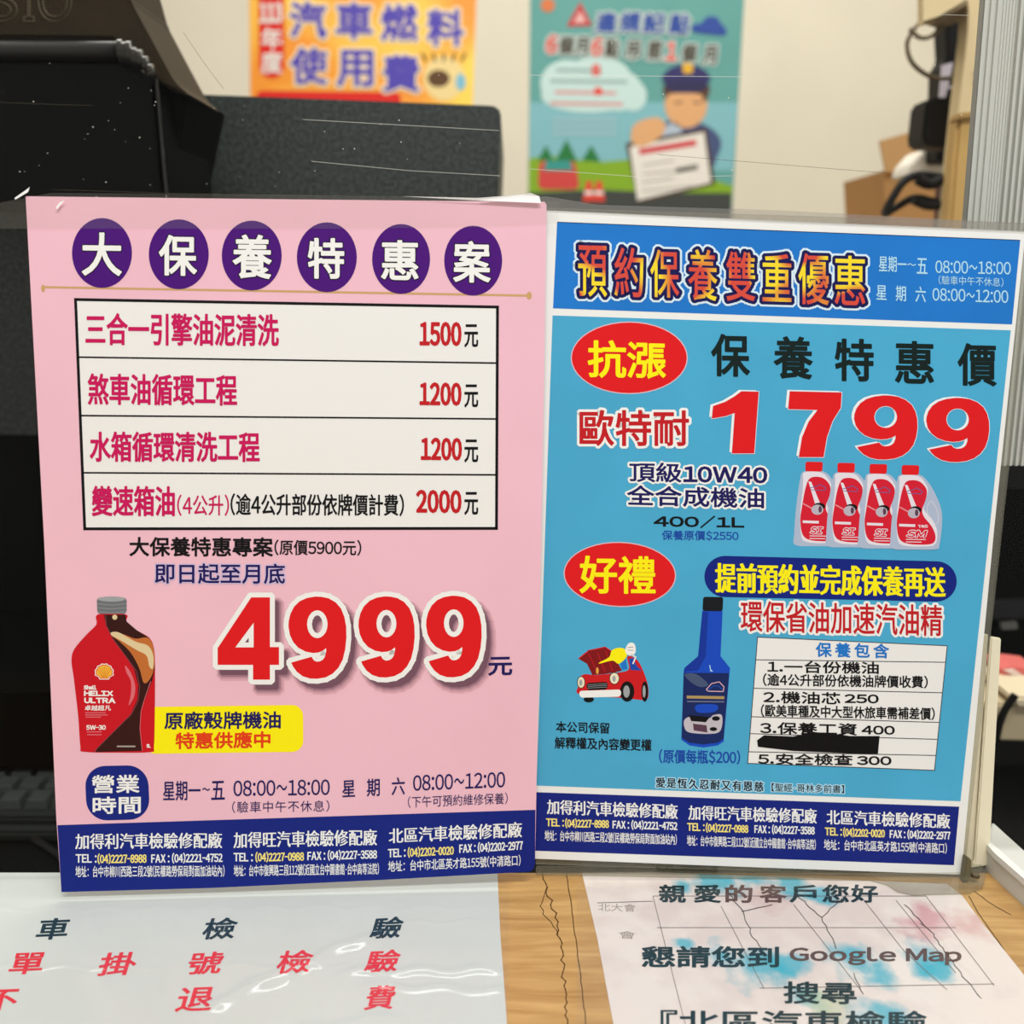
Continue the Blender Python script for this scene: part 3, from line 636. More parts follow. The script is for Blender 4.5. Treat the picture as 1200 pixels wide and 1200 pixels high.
for ch, x0, x1, y0, y1 in (('\ue001', 443, 557, 452, 603), ('\ue007', 628, 758, 452, 612), ('\ue009', 788, 942, 462, 618), ('\ue009', 963, 1116, 468, 624)):
    yc = (y0+y1)/2
    d_ = C5.text(ch, x0, x1, yc, yc, y1-y0, M_red, 2.2e-4, bold=.2, outl=((.8, M_wedge),), name='price_digit')
    C5.text(ch, x0, x1, yc, yc, y1-y0, M_white, 1.4e-4, off=(-3.0, -1.6), name='price_digit_edge', parent=d_)
C5.text('頂級', 243, 370, 648, 650, 48, M_ink, 1.7e-4, bold=.55, outl=((2.4, M_white),))
C5.text('10W40', 374, 578, 653, 656, 40, M_ink, 1.7e-4, bold=.9, outl=((2.4, M_white),))
C5.text('全合成機油', 237, 570, 704, 712, 50, M_ink, 1.7e-4, bold=.6, outl=((2.4, M_white),))
C5.text('400/1L', 302, 522, 767, 770, 31, M_black, lineh, bold=.6)
C5.text('保養原價$2550', 322, 508, 801, 803, 25, M_bprint, lineh, bold=.2)
# four printed red bottles, right one in front
M_pale = mat('translucent_bottle_print', (176, 190, 214), .5); M_bwh = mat('bottle_white_print', (232, 226, 236), .5); M_brd = mat('bottle_red_print', (214, 26, 50), .5)
for k in range(4):
    ox, oy = -226*(3-k), -8*(3-k); hh = 7e-5+k*5e-5
    D = Art(BLUE, blue, lambda x, y, ox=ox, oy=oy: (920+(x+ox)/6, 530+(y+oy)/6))
    bp = D.poly('bottle_picture', smooth([(812, 158), (945, 158), (1010, 215), (1060, 300), (1098, 400), (1104, 500), (1086, 650), (1060, 682), (900, 684), (750, 676), (742, 600), (752, 450), (770, 300), (785, 210)], 4), M_pale, hh, label='printed red and silver oil bottle')
    D.poly('bottle_shine', smooth([(815, 165), (930, 165), (985, 215), (1005, 270), (985, 340), (975, 400), (1040, 480), (1070, 560), (1060, 640), (1000, 662), (830, 655), (790, 600), (785, 450), (800, 300), (805, 210)], 4), M_bwh, hh+6e-6, bp)
    D.poly('bottle_label', smooth([(845, 215), (890, 196), (950, 208), (995, 262), (990, 330), (965, 400), (975, 450), (1030, 520), (1058, 590), (1040, 640), (960, 650), (850, 640), (800, 600), (785, 500), (798, 400), (818, 290)], 4), M_brd, hh+1.1e-5, bp)
    if k == 3: D.line('bottle_handle', smooth([(1030, 345), (1065, 400), (1078, 480), (1050, 500), (1005, 440), (1000, 380)], 4), .7, M_bwh, hh+1.1e-5, bp, closed=True)
    D.rrect('bottle_cap', [(822, 90), (944, 92), (940, 160), (820, 158)], 14, M_red, hh+1.1e-5, bp)
    D.poly('bottle_streak', [(842, 228), (862, 232), (925, 385), (890, 390)], M_bwh, hh+1.5e-5, bp)
    D.line('bottle_streak', [(805, 385), (870, 420)], 1.6, mat('rose_print', (228, 140, 150), .5), hh+1.5e-5, bp)
    D.line('bottle_emblem', [(855, 275), (905, 262), (925, 250), (965, 275), (958, 292), (860, 288)], .8, mat('emblem_blue', (70, 96, 160), .5), hh+1.6e-5, bp)
    D.ell('bottle_emblem', 918, 405, 42, 26, M_black, hh+1.55e-5, parent=bp, n=16)
    D.ell('bottle_emblem', 905, 428, 42, 36, mat('silver_print', (188, 182, 196), .5), hh+1.7e-5, parent=bp, n=20)
    D.ell('bottle_emblem', 925, 425, 12, 24, mat('plum_dot_print', (90, 60, 80), .5), hh+1.8e-5, parent=bp, n=12)
    D.text('RAVN TEC' if False else 'TEC', 935, 1005, 520, 520, 22, M_bwh, hh+1.7e-5, bold=.5, parent=bp) if k == 3 else None
    D.line('fine_print', [(802, 512), (915, 516)], 3, M_bwh, hh+1.6e-5, bp)
    D.text('SM' if k == 3 else 'SI', 855, 1000 if k == 3 else 945, 572, 574, 48, M_brd, hh+4.6e-5, bold=.35, outl=((.9, M_bwh),), shear=.2, parent=bp)
    D.line('fine_print', [(850, 612), (990, 614)], .9, M_bwh, hh+1.6e-5, bp); D.line('fine_print', [(850, 630), (960, 632)], .9, M_bwh, hh+1.6e-5, bp)
C6.ell('red_badge', 220, 110, 136.5, 79, MATS['badge_rim'], 7e-5, rot=.03)
C6.ell('red_badge', 220, 110, 134, 76.5, M_red, 9e-5, rot=.03)
C6.text('好禮', 122, 307, 110, 112, 92, M_yel, lineh, bold=1.0, res=4)
pill = [(475+50*math.cos(t), 115+50*math.sin(t)) for t in [math.pi/2+math.pi*i/16 for i in range(17)]] + [(988+49*math.cos(t), 127+49*math.sin(t)) for t in [-math.pi/2+math.pi*i/16 for i in range(17)]]
C6.poly('blue_label', pill, M_navy, 7e-5)
C6.text('提前預約並完成保養再送', 453, 1008, 118, 129, 72, M_yel, lineh, pen=(1.25, .35), bold=.01)
C6.text('環保省油加速汽油精', 513, 1002, 211, 222, 76, M_dred, 1.7e-4, bold=.5, outl=((2.8, M_white),))
C6.poly('content_table', [(554, 262), (1014, 283), (983, 585), (530, 568)], M_cell, 6e-5)
C6.line('table_rule', [(554, 262), (1014, 283), (983, 585), (530, 568)], 1, mat('dark_grey_print', (60, 62, 66), .5), 8e-5, closed=True)
for l_, r_ in ((317, 323), (386, 397), (455, 469), (496, 510), (540, 549)):
    def ex(y, xa, ya, xb, yb): return xa+(y-ya)/(yb-ya)*(xb-xa)
    C6.line('table_rule', [(ex(l_, 554, 262, 530, 568), l_), (ex(r_, 1014, 283, 983, 585), r_)], 1, MATS['dark_grey_print'], 8e-5)
C6.text('保養包含', 695, 873, 292, 296, 36, M_head, lineh, bold=.5, track=1.2)
C6.text('1.一台份機油', 578, 848, 333, 337, 30, M_black, lineh, bold=.4)
C6.text('(逾4公升部份依機油牌價收費)', 567, 967, 365, 371, 31, M_black, lineh, bold=.35)
C6.text('2.機油芯', 568, 755, 407, 411, 30, M_black, lineh, bold=.4); C6.text('250', 765, 848, 411, 412, 22, M_black, lineh, bold=.5)
C6.text('(歐美車種及中大型休旅車需補差價)', 562, 984, 440, 448, 31, M_black, lineh, bold=.35)
C6.text('3.保養工資', 560, 795, 482, 486, 30, M_black, lineh, bold=.4); C6.text('400', 806, 887, 487, 488, 22, M_black, lineh, bold=.5)
C6.text('5.安全檢查', 555, 785, 557, 560, 28, M_black, lineh, bold=.4); C6.text('300', 795, 879, 561, 562, 22, M_black, lineh, bold=.5)
C6.poly('black_marker_strip', [(553, 512), (570, 500), (640, 503), (690, 492), (755, 498), (778, 502), (850, 502), (846, 545), (780, 544), (640, 538), (555, 528)], mat('black_marker', (3, 3, 4), .6), 2.2e-4)
C6.text('(原價每瓶$200)', 315, 512, 551, 554, 36, M_bprint, lineh, bold=.35)
C6.text('本公司保留', 65, 195, 479, 483, 27, M_black, lineh, bold=.28)
C6.text('解釋權及內容變更權', 62, 297, 518, 524, 29, M_black, lineh, bold=.28)
C6.text('愛是恆久忍耐又有恩慈', 308, 568, 614, 625, 24, M_black, 1.7e-4, pen=(.35, .2), bold=.2, outl=((1.4, M_lcyan),), track=1.1)
C6.text('【聖經‧哥林多前書】', 588, 764, 626, 631, 20, M_black, 1.7e-4, bold=.1, outl=((1.2, M_lcyan),))
footer(C6, (('加得利汽車檢驗修配廠', 44, 360, 673, 685, 36, 'n'), ('加得旺汽車檢驗修配廠', 387, 697, 687, 696, 36, 'n'), ('北區汽車檢驗修配廠', 722, 1020, 698, 708, 36, 'n'),
            ('TEL :', 42, 84, 711, 712, 18, 'y'), ('(04)2227-8988', 88, 193, 713, 715, 23, 'y'), ('FAX : (04)2221-4752', 203, 359, 716, 720, 23, 'w'),
            ('TEL :', 384, 425, 722, 723, 18, 'y'), ('(04)2227-0988', 429, 531, 724, 727, 23, 'y'), ('FAX : (04)2227-3588', 547, 692, 727, 731, 23, 'w'),
            ('TEL :', 718, 758, 733, 734, 18, 'y'), ('(04)2202-0020', 762, 862, 735, 738, 23, 'y'), ('FAX : (04)2202-2977', 875, 1021, 739, 743, 23, 'w'),
            ('地址：台中市柳川西路三段2號(民權路勞保局對面加油站內)', 38, 358, 743, 753, 26, 'a'),
            ('地址：台中市復興路三段112號(近國立台中圖書館‧台中高等法院)', 383, 695, 755, 765, 26, 'a'),
            ('地址：台中市北區英才路155號(中清路口)', 715, 1013, 765, 774, 26, 'a')))
# printed car and blue additive bottle (crop 660,690 at 5x)
E_ = Art(BLUE, blue, lambda x, y: (660+x/5, 690+y/5))
M_card = mat('car_red_print', (206, 24, 30), .5); M_cdk = mat('car_dark_red_print', (130, 14, 22), .5)
car = E_.poly('car_picture', smooth([(95, 520), (130, 500), (190, 505), (330, 490), (385, 470), (375, 400), (410, 400), (450, 440), (490, 540), (500, 610), (480, 650), (350, 640), (100, 620), (88, 570)], 4), M_card, 7e-5, label='printed red cartoon car with open bonnet')
E_.poly('car_bonnet', [(90, 410), (150, 365), (245, 345), (285, 370), (345, 480), (300, 490), (240, 500), (170, 505), (140, 440)], M_cdk, 8e-5, car)
E_.line('car_bonnet_edge', [(90, 410), (150, 362), (245, 342), (290, 370)], 1.3, M_card, 9e-5, car)
for k in range(3): E_.line('car_bonnet_rib', [(150+k*50, 380-k*8), (200+k*45, 490-k*4)], .7, M_card, 9e-5, car)
for x, y in ((105, 548), (300, 525)):
    E_.ell('headlamp', x, y, 24 if x < 200 else 30, 36, M_black, 9e-5, parent=car, n=20); E_.ell('headlamp', x, y, 20 if x < 200 else 26, 32, mat('lamp_cream_print', (238, 232, 200), .5), 1e-4, parent=car, n=20)
    E_.ell('headlamp', x-2, y+2, 10, 18, M_lgrey, 1.1e-4, parent=car, n=16)
E_.rrect('grille', [(135, 552), (262, 545), (258, 590), (140, 595)], 16, M_black, 9e-5, car)
for k in range(3): E_.line('grille', [(142, 562+k*10), (256, 556+k*10)], .5, M_lgrey, 1e-4, car)
E_.rrect('bumper', [(92, 598), (340, 590), (338, 632), (98, 638)], 18, M_white, 1.1e-4, car)
for x, rx in ((375, 42), (478, 20), (150, 30)):
    E_.ell('wheel', x, 602 if x != 150 else 648, rx, 60 if x != 150 else 18, M_black, 1.05e-4, parent=car, n=24)
    if x != 150: E_.ell('wheel', x+4-8, 602, rx*.45, 36, M_lgrey, 1.15e-4, parent=car, n=20)
E_.poly('car_window', [(335, 440), (366, 410), (376, 470), (345, 475)], M_head, 9e-5, car)
E_.poly('car_window', [(385, 410), (412, 405), (430, 450), (460, 480), (395, 475)], M_bprint, 9e-5, car)
E_.poly('oil_can', smooth([(215, 430), (270, 400), (285, 360), (330, 345), (370, 360), (370, 400), (325, 440), (290, 420), (215, 438)], 3), M_yel, 1.2e-4, car)
E_.ell('oil_drop', 200, 480, 8, 20, mat('oil_amber_print', (236, 170, 70), .5), 1.2e-4, parent=car, n=12)
E_.poly('gloved_hand', smooth([(365, 350), (385, 318), (415, 320), (425, 350), (420, 380), (395, 392), (368, 378)], 3), M_white, 1.25e-4, car)
E_.line('gloved_hand', [(400, 385), (425, 400), (408, 440)], 1.6, M_white, 1.25e-4, car)
E_.line('gloved_hand', [(375, 345), (410, 342)], .5, M_black, 1.3e-4, car); E_.line('gloved_hand', [(378, 360), (412, 360)], .5, M_black, 1.3e-4, car)
M_bb = mat('bottle_blue_print', (20, 74, 196), .45); M_bdk = mat('bottle_dark_blue_print', (18, 38, 96), .5); M_bm = mat('bottle_mid_blue_print', (14, 52, 158), .5)
bb = E_.poly('bottle_picture', [(815, 128), (934, 130), (922, 395), (978, 465), (975, 490), (940, 895), (905, 918), (820, 930), (740, 918), (692, 885), (706, 480), (712, 462), (790, 395)], M_bb, 7e-5, label='printed tall-necked blue additive bottle with black cap')
E_.rrect('bottle_cap', [(820, 47), (938, 48), (934, 132), (816, 130)], 14, mat('cap_black_print', (16, 20, 26), .5), 9e-5, bb)
E_.poly('bottle_shade', [(815, 135), (850, 135), (835, 395), (790, 395)], M_bm, 8e-5, bb)
E_.poly('bottle_shade', [(712, 462), (790, 395), (835, 395), (790, 480), (706, 485)], M_bm, 8e-5, bb)
E_.poly('bottle_highlight', [(856, 448), (861, 446), (866, 474), (880, 484), (862, 484)], M_lcyan, 9e-5, bb)
E_.poly('bottle_label', [(706, 492), (972, 494), (940, 880), (905, 902), (820, 912), (740, 902), (694, 872)], M_bdk, 9e-5, bb)
E_.poly('bottle_label', smooth([(712, 500), (780, 500), (850, 560), (800, 575), (740, 540)], 3), mat('slate_print', (70, 86, 120), .5), 1e-4, bb)
E_.line('label_emblem', [(838, 590), (870, 555), (915, 545), (942, 575), (938, 602), (850, 600), (838, 590)], .9, mat('pink_white_print', (236, 190, 200), .5), 1.1e-4, bb)
E_.line('label_emblem', [(850, 592), (880, 570), (910, 570), (935, 592)], 1.2, M_bprint, 1.05e-4, bb)
E_.line('label_lettering', [(724, 634), (944, 638)], 3.4, mat('ochre_print', (176, 150, 96), .5), 1.1e-4, bb)
E_.line('label_lettering', [(726, 660), (944, 662)], 1.2, mat('slate_light_print', (120, 126, 150), .5), 1.1e-4, bb)
E_.poly('label_car', smooth([(712, 765), (760, 748), (850, 760), (880, 740), (930, 742), (922, 830), (860, 850), (740, 842), (710, 810)], 4), mat('silver_car_print', (196, 190, 200), .5), 1.05e-4, bb)
E_.poly('label_car', [(735, 740), (860, 752), (835, 782), (750, 775)], M_black, 1.15e-4, bb)
E_.poly('label_car', [(760, 790), (840, 800), (845, 842), (765, 830)], MATS['plum_dot_print'], 1.15e-4, bb)
E_.ell('label_car', 880, 822, 22, 12, M_black, 1.15e-4, parent=bb, n=12); E_.ell('label_car', 895, 760, 24, 14, M_black, 1.15e-4, parent=bb, n=12)
E_.poly('label_sheen', smooth([(780, 680), (900, 680), (890, 720), (790, 725)], 3), M_bb, 1.1e-4, bb)

# ------------------------------------------------------------------ CLEAR TAPE and laminate edges
clear_mat('tape', (.975, .975, .965), gloss=.02, rough=.07, body=.05, bodycol=(190, 182, 160), bump=(40, .3, .001, (1, 1, 1)))
tape = thing('clear_tape', PINK.at(330, 268), 'wide strip of clear sticky tape across the top edge of the pink poster', 'tape')
T1 = [PINK.at(-30, 243, .0006)] + [PINK.at(x, y, .0006) for x, y in ((-30, 268), (31, 268), (200, 268), (400, 268), (560, 266), (655, 262), (655, 236), (560, 231), (330, 228), (60, 226))]
mk('strip', T1, fan(T1), MATS['tape'], tape)
edge = thing('laminate_sleeve', BLUE.at(900, 258), 'clear grey plastic sleeve edge showing above the blue poster', 'sleeve')
T2 = [BLUE.at(x, y, .0005) for x, y in ((603, 232), (640, 247), (900, 259.5), (1200, 272), (1214, 272), (1210, 262), (900, 246), (700, 240), (640, 230))]
clear_mat('sleeve', (.82, .81, .80), gloss=.06, rough=.12, body=.22, bodycol=(176, 172, 168), bump=(60, .5, .002, (1, 4, 4)))
mk('sleeve_edge', T2, fan(T2), MATS['sleeve'], edge)
# curled film edges, their bright glare painted in white
M_curl = mat('film_glare_white', (250, 250, 250), .15, spec=.8)
sv = [PINK.at(x, y, .0012 + (i % 2)*.0004) for i, (x, y) in enumerate(((470, 230), (560, 232), (610, 228), (622, 226), (632, 230), (634, 238), (560, 235)))]
mk('curled_edge_glare', sv, fan(sv), M_curl, tape, 'curled film edge with its glare painted white')
sv = [PINK.at(x, y, .0012) for x, y in ((17, 232), (34, 220), (35, 218.5), (33, 225), (18, 234))]
mk('curled_edge_glare', sv, fan(sv), M_curl, tape, 'tape crease with its glint painted white')
sv = [PINK.at(x, y, .0012) for x, y in ((65.5, 243), (70, 237), (76, 234.5), (71, 240), (67, 245.5))]
mk('curled_edge_glare', sv, fan(sv), M_curl, tape, 'tape crease with its glint painted white')

# ------------------------------------------------------------------ BEHIND THE PARTITION, LEFT
M_speck = bpy.data.materials.new('speckled_black_metal'); M_speck.use_nodes = True; nt = M_speck.node_tree; b = nt.nodes['Principled BSDF']
tc = nt.nodes.new('ShaderNodeTexCoord'); n1 = nt.nodes.new('ShaderNodeTexNoise'); n1.inputs['Scale'].default_value = 420; n1.inputs['Detail'].default_value = 1
r1 = nt.nodes.new('ShaderNodeValToRGB'); r1.color_ramp.elements[0].position = .42; r1.color_ramp.elements[0].color = (s2l(22), s2l(29), s2l(28), 1)
r1.color_ramp.elements[1].position = .74; r1.color_ramp.elements[1].color = (s2l(70), s2l(78), s2l(74), 1)
nt.links.new(tc.outputs['Object'], n1.inputs['Vector']); nt.links.new(n1.outputs['Fac'], r1.inputs['Fac']); nt.links.new(r1.outputs['Color'], b.inputs['Base Color'])
b.inputs['Roughness'].default_value = .5; MATS['speck'] = M_speck
M_blk = mat('black_plastic', (4, 4, 3), .5, spec=.06); M_gblk = mat('glossy_black_plastic', (4, 4, 3), .22, spec=.1); M_brn = mat('brown_black_plastic', (42, 33, 20), .5, spec=.15, noise=(40, .15))
LOWZ = -.10
table = thing('desk', (-.3, .9, -.95), 'black desk behind the partition carrying the keyboard and dark machines', 'desk')
box('desk_top', (-1.2, BACKY+.02, LOWZ-.025), (.62, 1.35, LOWZ), mat('black_desk', (5, 5, 5), .5, spec=.1), table)
for x in (-1.15, .57):
    for y in (BACKY+.05, 1.3): box('leg', (x-.02, y-.02, -.95), (x+.02, y+.02, LOWZ-.025), M_blk, table)
DX = .80
bx0, bx1 = YP(DX).at(-150, 110), YP(DX).at(587, 110)
ztop = YP(DX).at(220, 110).z; zr = YP(DX).at(587, 125).z; zb = YP(DX).at(10, 510).z
cab = thing('metal_cabinet', (-.2, DX, LOWZ), 'dark grey speckled metal machine case behind the pink poster', 'machine case')
fp = [(-150, 510), (-150, 100), (222, 110), (400, 116.5), (575, 123.5), (583, 125), (587, 132), (583, 240), (580, 510)]
prism('case', fp, DX, .28, M_speck, cab, bevel=.0015)
z2 = zb
box('plinth', (-.62, DX+.012, LOWZ), (YP(DX).at(575, 500).x, DX+.27, zb-.0005), M_blk, cab)
# display head of the register, hinged hood above
reg = thing('cash_register', (-.30, .67, LOWZ), 'black cash register with raised hinged display hood at upper left behind the partition', 'cash register')
D1 = .64
hood = prism('display_hood', [(-240, -60), (135, -60), (152, 0), (176, 45), (203, 95), (222, 112), (190, 100), (170, 80), (150, 55), (130, 46), (-240, 42)], D1+.01, .07, M_brn, reg, bevel=.002, label='brownish black hinged hood with raised lettering')
prism('body', [(-240, 62), (140, 66), (160, 82), (183, 92), (188, 140), (196, 235), (120, 238), (-240, 238)], D1, .10, M_gblk, reg, bevel=.004, label='glossy black lower body')
prism('shaded_side', [(183, 92), (222, 111), (214, 150), (206, 190), (200, 235), (194, 235)], D1+.03, .08, M_blk, reg, bevel=.001)  # black wedge stands for the deep shade beside the register body
prism('recess', [(-240, 40), (150, 48), (150, 70), (-240, 70)], D1+.03, .03, M_blk, reg)
a_, b_ = YP(D1-.004).at(-236, 57), YP(D1-.004).at(141, 60)
tube('hinge_bar', [a_, b_], .0058, mat('satin_black', (30, 30, 29), .3, spec=.6), reg, seg=20)
for k, (x, y, r_) in enumerate(((144, 61, .0075), (149, 63, .0070), (154, 63, .0075), (160, 68, .0062), (166, 70, .006), (172, 76, .0052), (178, 84, .0046))):
    p_ = YP(D1-.006).at(x, y); tube('hinge_ring', [p_-Vector((.0012, 0, 0)), p_+Vector((.0012, 0, 0))], r_, mat('ring_black', (40, 40, 38), .2, spec=.8), reg, seg=18)
tube('hinge_edge', [YP(D1-.003).at(x, y) for x, y in ((183, 90), (186, 120), (190, 170), (196, 234))], .0009, mat('satin_black', (30, 30, 29), .3), reg)
# raised lettering on the hood
RP = Pl(YP(D1+.01).o, YP(D1+.01).n)
ha = Art(RP, reg)
# outline ribs only: letters stand proud of the hood
def embossed(ch, x0, x1, y0, y1):
    co, fs, bd = text_mesh(ch, 1, 8); mn, mx = co.min(0), co.max(0)
    U = (co-mn)/(mx-mn); v, f = [], []
    P = [(x0+u*(x1-x0), y1+w*(y0-y1)) for u, w in U]
    for a, b2 in bd:
        p0, p1 = RP.at(*P[a], .0), RP.at(*P[b2], .0)
        d = (p1-p0).normalized(); q = d.cross(RP.n)*.00035; k = len(v)
        v += [p0+q, p0-q, p1-q, p1+q, p0+RP.n*.0006, p1+RP.n*.0006]
        f += [(k, k+4, k+5, k+3), (k+4, k+1, k+2, k+5)]
    mk('raised_lettering', v, f, mat('pale_rib_plastic', (104, 96, 78), .35), reg)  # letter ribs are a paler brown than the hood
for ch, x0, x1 in (('C', -160, -118), ('A', -108, -66), ('S', -24, 20), ('I', 28, 40), ('O', 45, 84)): embossed(ch, x0, x1, -26, 25)
box('pole', (-.272, D1+.03, LOWZ+.02), (-.246, D1+.06, YP(D1).at(100, 236).z+.01), M_blk, reg)
box('foot', (-.285, D1+.0, LOWZ), (-.18, D1+.12, LOWZ+.02), M_blk, reg, bevel=.004)
# keyboard on the desk
M_key = mat('black_key', (58, 63, 62), .35); M_kb = mat('keyboard_body', (38, 42, 41), .4)
KZ = LOWZ
kx1 = ZP(KZ+.02).at(66, 940).x
kf = ZP(KZ+.012).at(20, 958).y; pitch = .019
kbx = -.60
box('black_shelf', (-.62, kf+.047, LOWZ+.024), (-.30, DX+.012, LOWZ+.085), M_blk, cab)
kb = thing('keyboard', (-.3, kf, KZ), 'black computer keyboard on the dark desk left behind the pink poster', 'keyboard')
box('body', (kbx-.01, kf, KZ), (kbx+.30, kf+.13, KZ+.012), M_kb, kb, bevel=.002)
box('front_ledge', (kbx-.01, kf-.012, KZ), (kbx+.30, kf-.001, KZ+.008), M_kb, kb, bevel=.002)
proto = None
for r_ in range(5):
    for c_ in range(15):
        x = kbx+.006+c_*pitch+(r_*.004); y = kf+.008+r_*pitch
        if proto is None:
            s_ = .0085; t_ = .0065
            base_ = [Vector(q) for q in ((-s_, -s_, 0), (s_, -s_, 0), (s_, s_, 0), (-s_, s_, 0), (-t_, -t_+.001, .007), (t_, -t_+.001, .007), (t_, t_+.001, .0075), (-t_, t_+.001, .0075))]
            fc = [(3, 2, 1, 0), (4, 5, 6, 7), (0, 1, 5, 4), (1, 2, 6, 5), (2, 3, 7, 6), (3, 0, 4, 7)]
            me = bpy.data.meshes.new('key'); me.from_pydata(base_, [], fc); me.materials.append(M_key); me.update()
            bm = bmesh.new(); bm.from_mesh(me); bmesh.ops.bevel(bm, geom=bm.edges[:], offset=.0008, segments=1, affect='EDGES'); bm.to_mesh(me); bm.free()
            proto = me
        o = bpy.data.objects.new('key', proto); COL.objects.link(o); o.parent = kb
        o.location = Vector((x+.009, y+.009, KZ+.012)) - ORG[kb.name]
# black mouse-mat edge strip near the counter
tube('cable', [ZP(LOWZ+.003).at(x, y) for x, y in ((-40, 940), (0, 958), (35, 980), (70, 1004), (120, 1040))], .0022, mat('dull_black_cable', (26, 25, 25), .5), None)
tag(bpy.data.objects['cable'], 'thin black cable lying across the dark desk in front of the keyboard', 'cable')

# ------------------------------------------------------------------ BEHIND THE PARTITION, RIGHT
# fluted aluminium column
M_flute = mat('ribbed_aluminium', (206, 206, 200), .4)
CY = .47
colm = thing('trim_2', (.27, CY, .0), 'x', 'x'); del colm['label']; del colm['category']; colm['kind'] = 'structure'
z0, z1 = YP(CY).at(1190, 545).z, .75
xl = YP(CY).at(1142, 135).x; xb_ = YP(CY).at(1131.5, 264).x; xt_ = YP(CY).at(1152.5, 4).x
lean = (xt_-xb_)/(YP(CY).at(1152, 4).z-YP(CY).at(1131, 264).z); zm = YP(CY).at(1131, 264).z
v, f = [], []; prof = []
x = 0; i = 0
widths = [.0014, .0016]*3 + [.0007, .0007]*5 + [.0014, .0016]*12
hts = [.0012, 0]*3 + [.0005, 0]*5 + [.0022, 0]*12
for w_, h_ in zip(widths, hts): prof += [(x+.0001, h_), (x+w_-.0001, h_)]; x += w_
for zz in (z0, z1):
    for (px_, h_) in prof: v.append(Vector((xb_+lean*(zz-zm)+px_, CY-h_, zz)))
n = len(prof)
f = [(k, k+1, n+k+1, n+k) for k in range(n-1)]
ob = mk('ribbed_face', v, f, M_flute, colm)
fr = [Vector((xb_+lean*(z0-zm), CY+.0002, z0)), Vector((xb_+lean*(z0-zm)+x, CY+.0002, z0)), Vector((xb_+lean*(z1-zm)+x, CY+.0002, z1)), Vector((xb_+lean*(z1-zm), CY+.0002, z1))]
solid('column_core', fr, Vector((0, .004, 0)), mat('column_grey', (170, 170, 164), .4), colm)
box('column_post', (xb_-.13, CY, -.95), (xb_-.10, CY+.03, z0-.012), mat('black_foot_plate', (12, 12, 12), .5), colm)
box('column_foot', (xb_-.13, CY-.002, z0-.012), (xb_+.07, CY+.034, z0), mat('black_foot_plate', (12, 12, 12), .5), colm)
# cream shelf cabinet and items at the right
M_crm = mat('cream_cabinet', (226, 204, 160), .55)
SHZ = YP(1.35).at(1070, 330).z
def pyz(d, z):   # where height z on the plane Y=d falls down the frame
    lo, hi = 0, 1200
    for _ in range(40):
        m_ = (lo+hi)/2
        if YP(d).at(600, m_).z > z: lo = m_
        else: hi = m_
    return lo
sh = thing('shelf_cabinet', YP(.95).at(1130, 130), 'cream shelf cabinet at the top right beside the ribbed column', 'cabinet')
prism('side_board', [(1138, -60), (1170, -60), (1160, pyz(.95, SHZ)), (1101, pyz(.95, SHZ)), (1122, 140), (1134, 40)], .95, .02, M_crm, sh)
prism('shelf_edge', [(1082, -60), (1136, -60), (1136, 2), (1100, 22), (1082, 28)], .90, .012, M_crm, sh)
u = [YP(.90).at(1082, 28), YP(.90).at(1100, 22), YP(.90).at(1134, 2), YP(1.02).at(1134, 22), YP(1.02).at(1100, 34)]
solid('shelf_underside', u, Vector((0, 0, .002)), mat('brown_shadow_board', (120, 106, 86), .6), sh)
M_ybd = mat('honey_wood', (206, 168, 104), .5, noise=(20, .06))
fr_ = thing('wooden_frame', YP(.86).at(1130, 262), 'yellowish wooden frame upright in front of the cream cabinet', 'frame')
prism('upright', [(1123, 136), (1146, 132), (1132, pyz(.86, SHZ)), (1104, pyz(.86, SHZ)), (1113, 255), (1118, 190)], .86, .02, M_ybd, fr_, bevel=.003)
prism('rail', [(1126, 132), (1150, 130), (1149, 137), (1124, 140)], .855, .02, mat('honey_wood_dark', (176, 140, 84), .5), fr_, bevel=.001)
# black power adapter column
M_dk = mat('soft_black', (14, 12, 10), .5, spec=.2)
ad = thing('power_strip', YP(1.05).at(1115, 130), 'black upright power strip hanging under the cream shelf', 'power strip')
prism('strip_body', [(1108, 26), (1134, 10), (1132, 60), (1128, 150), (1124, 190), (1098, 190), (1102, 80), (1110, 68)], 1.05, .03, M_dk, ad, bevel=.002)
prism('white_plug_label', [(1105, 76), (1117, 73), (1113, 92), (1108, 114), (1102, 114)], 1.045, .004, mat('lilac_white', (222, 214, 228), .5), ad)
prism('white_plug_label', [(1112, 101), (1120, 100), (1120, 102.5), (1112, 103.5)], 1.045, .004, mat('lilac_white', (222, 214, 228), .5), ad)
ap = prism('black_adapter', [(1086, 118), (1092, 114), (1118, 114), (1120, 172), (1114, 173), (1084, 170), (1081, 162)], 1.0, .04, M_dk, None, bevel=.004)
tag(ap, 'rounded black power adapter block plugged below the shelf', 'adapter')
wb = prism('white_carton', [(1085, 174), (1107, 174), (1107, 203), (1065, 206), (1068, 193)], 1.08, .05, mat('carton_white', (236, 230, 218), .6), None, bevel=.002)
tag(wb, 'small white carton between the black adapter and the dark cables', 'carton')
pb = prism('purple_folder', [(1107, 175), (1122, 150), (1110, pyz(1.12, SHZ)), (1100, pyz(1.12, SHZ))], 1.12, .02, mat('plum_card', (84, 50, 56), .6), None)
tag(pb, 'dark plum folder edge beside the honey wooden frame', 'folder')
cbx = thing('cardboard_box', YP(1.35).at(1070, 260), 'open brown cardboard box behind the dark cables at right', 'box')
M_cb = mat('cardboard', (178, 134, 84), .7, noise=(20, .06))
prism('box_front', [(1036, 200), (1120, 195), (1118, 330), (1041, 330)], 1.35, .16, M_cb, cbx)
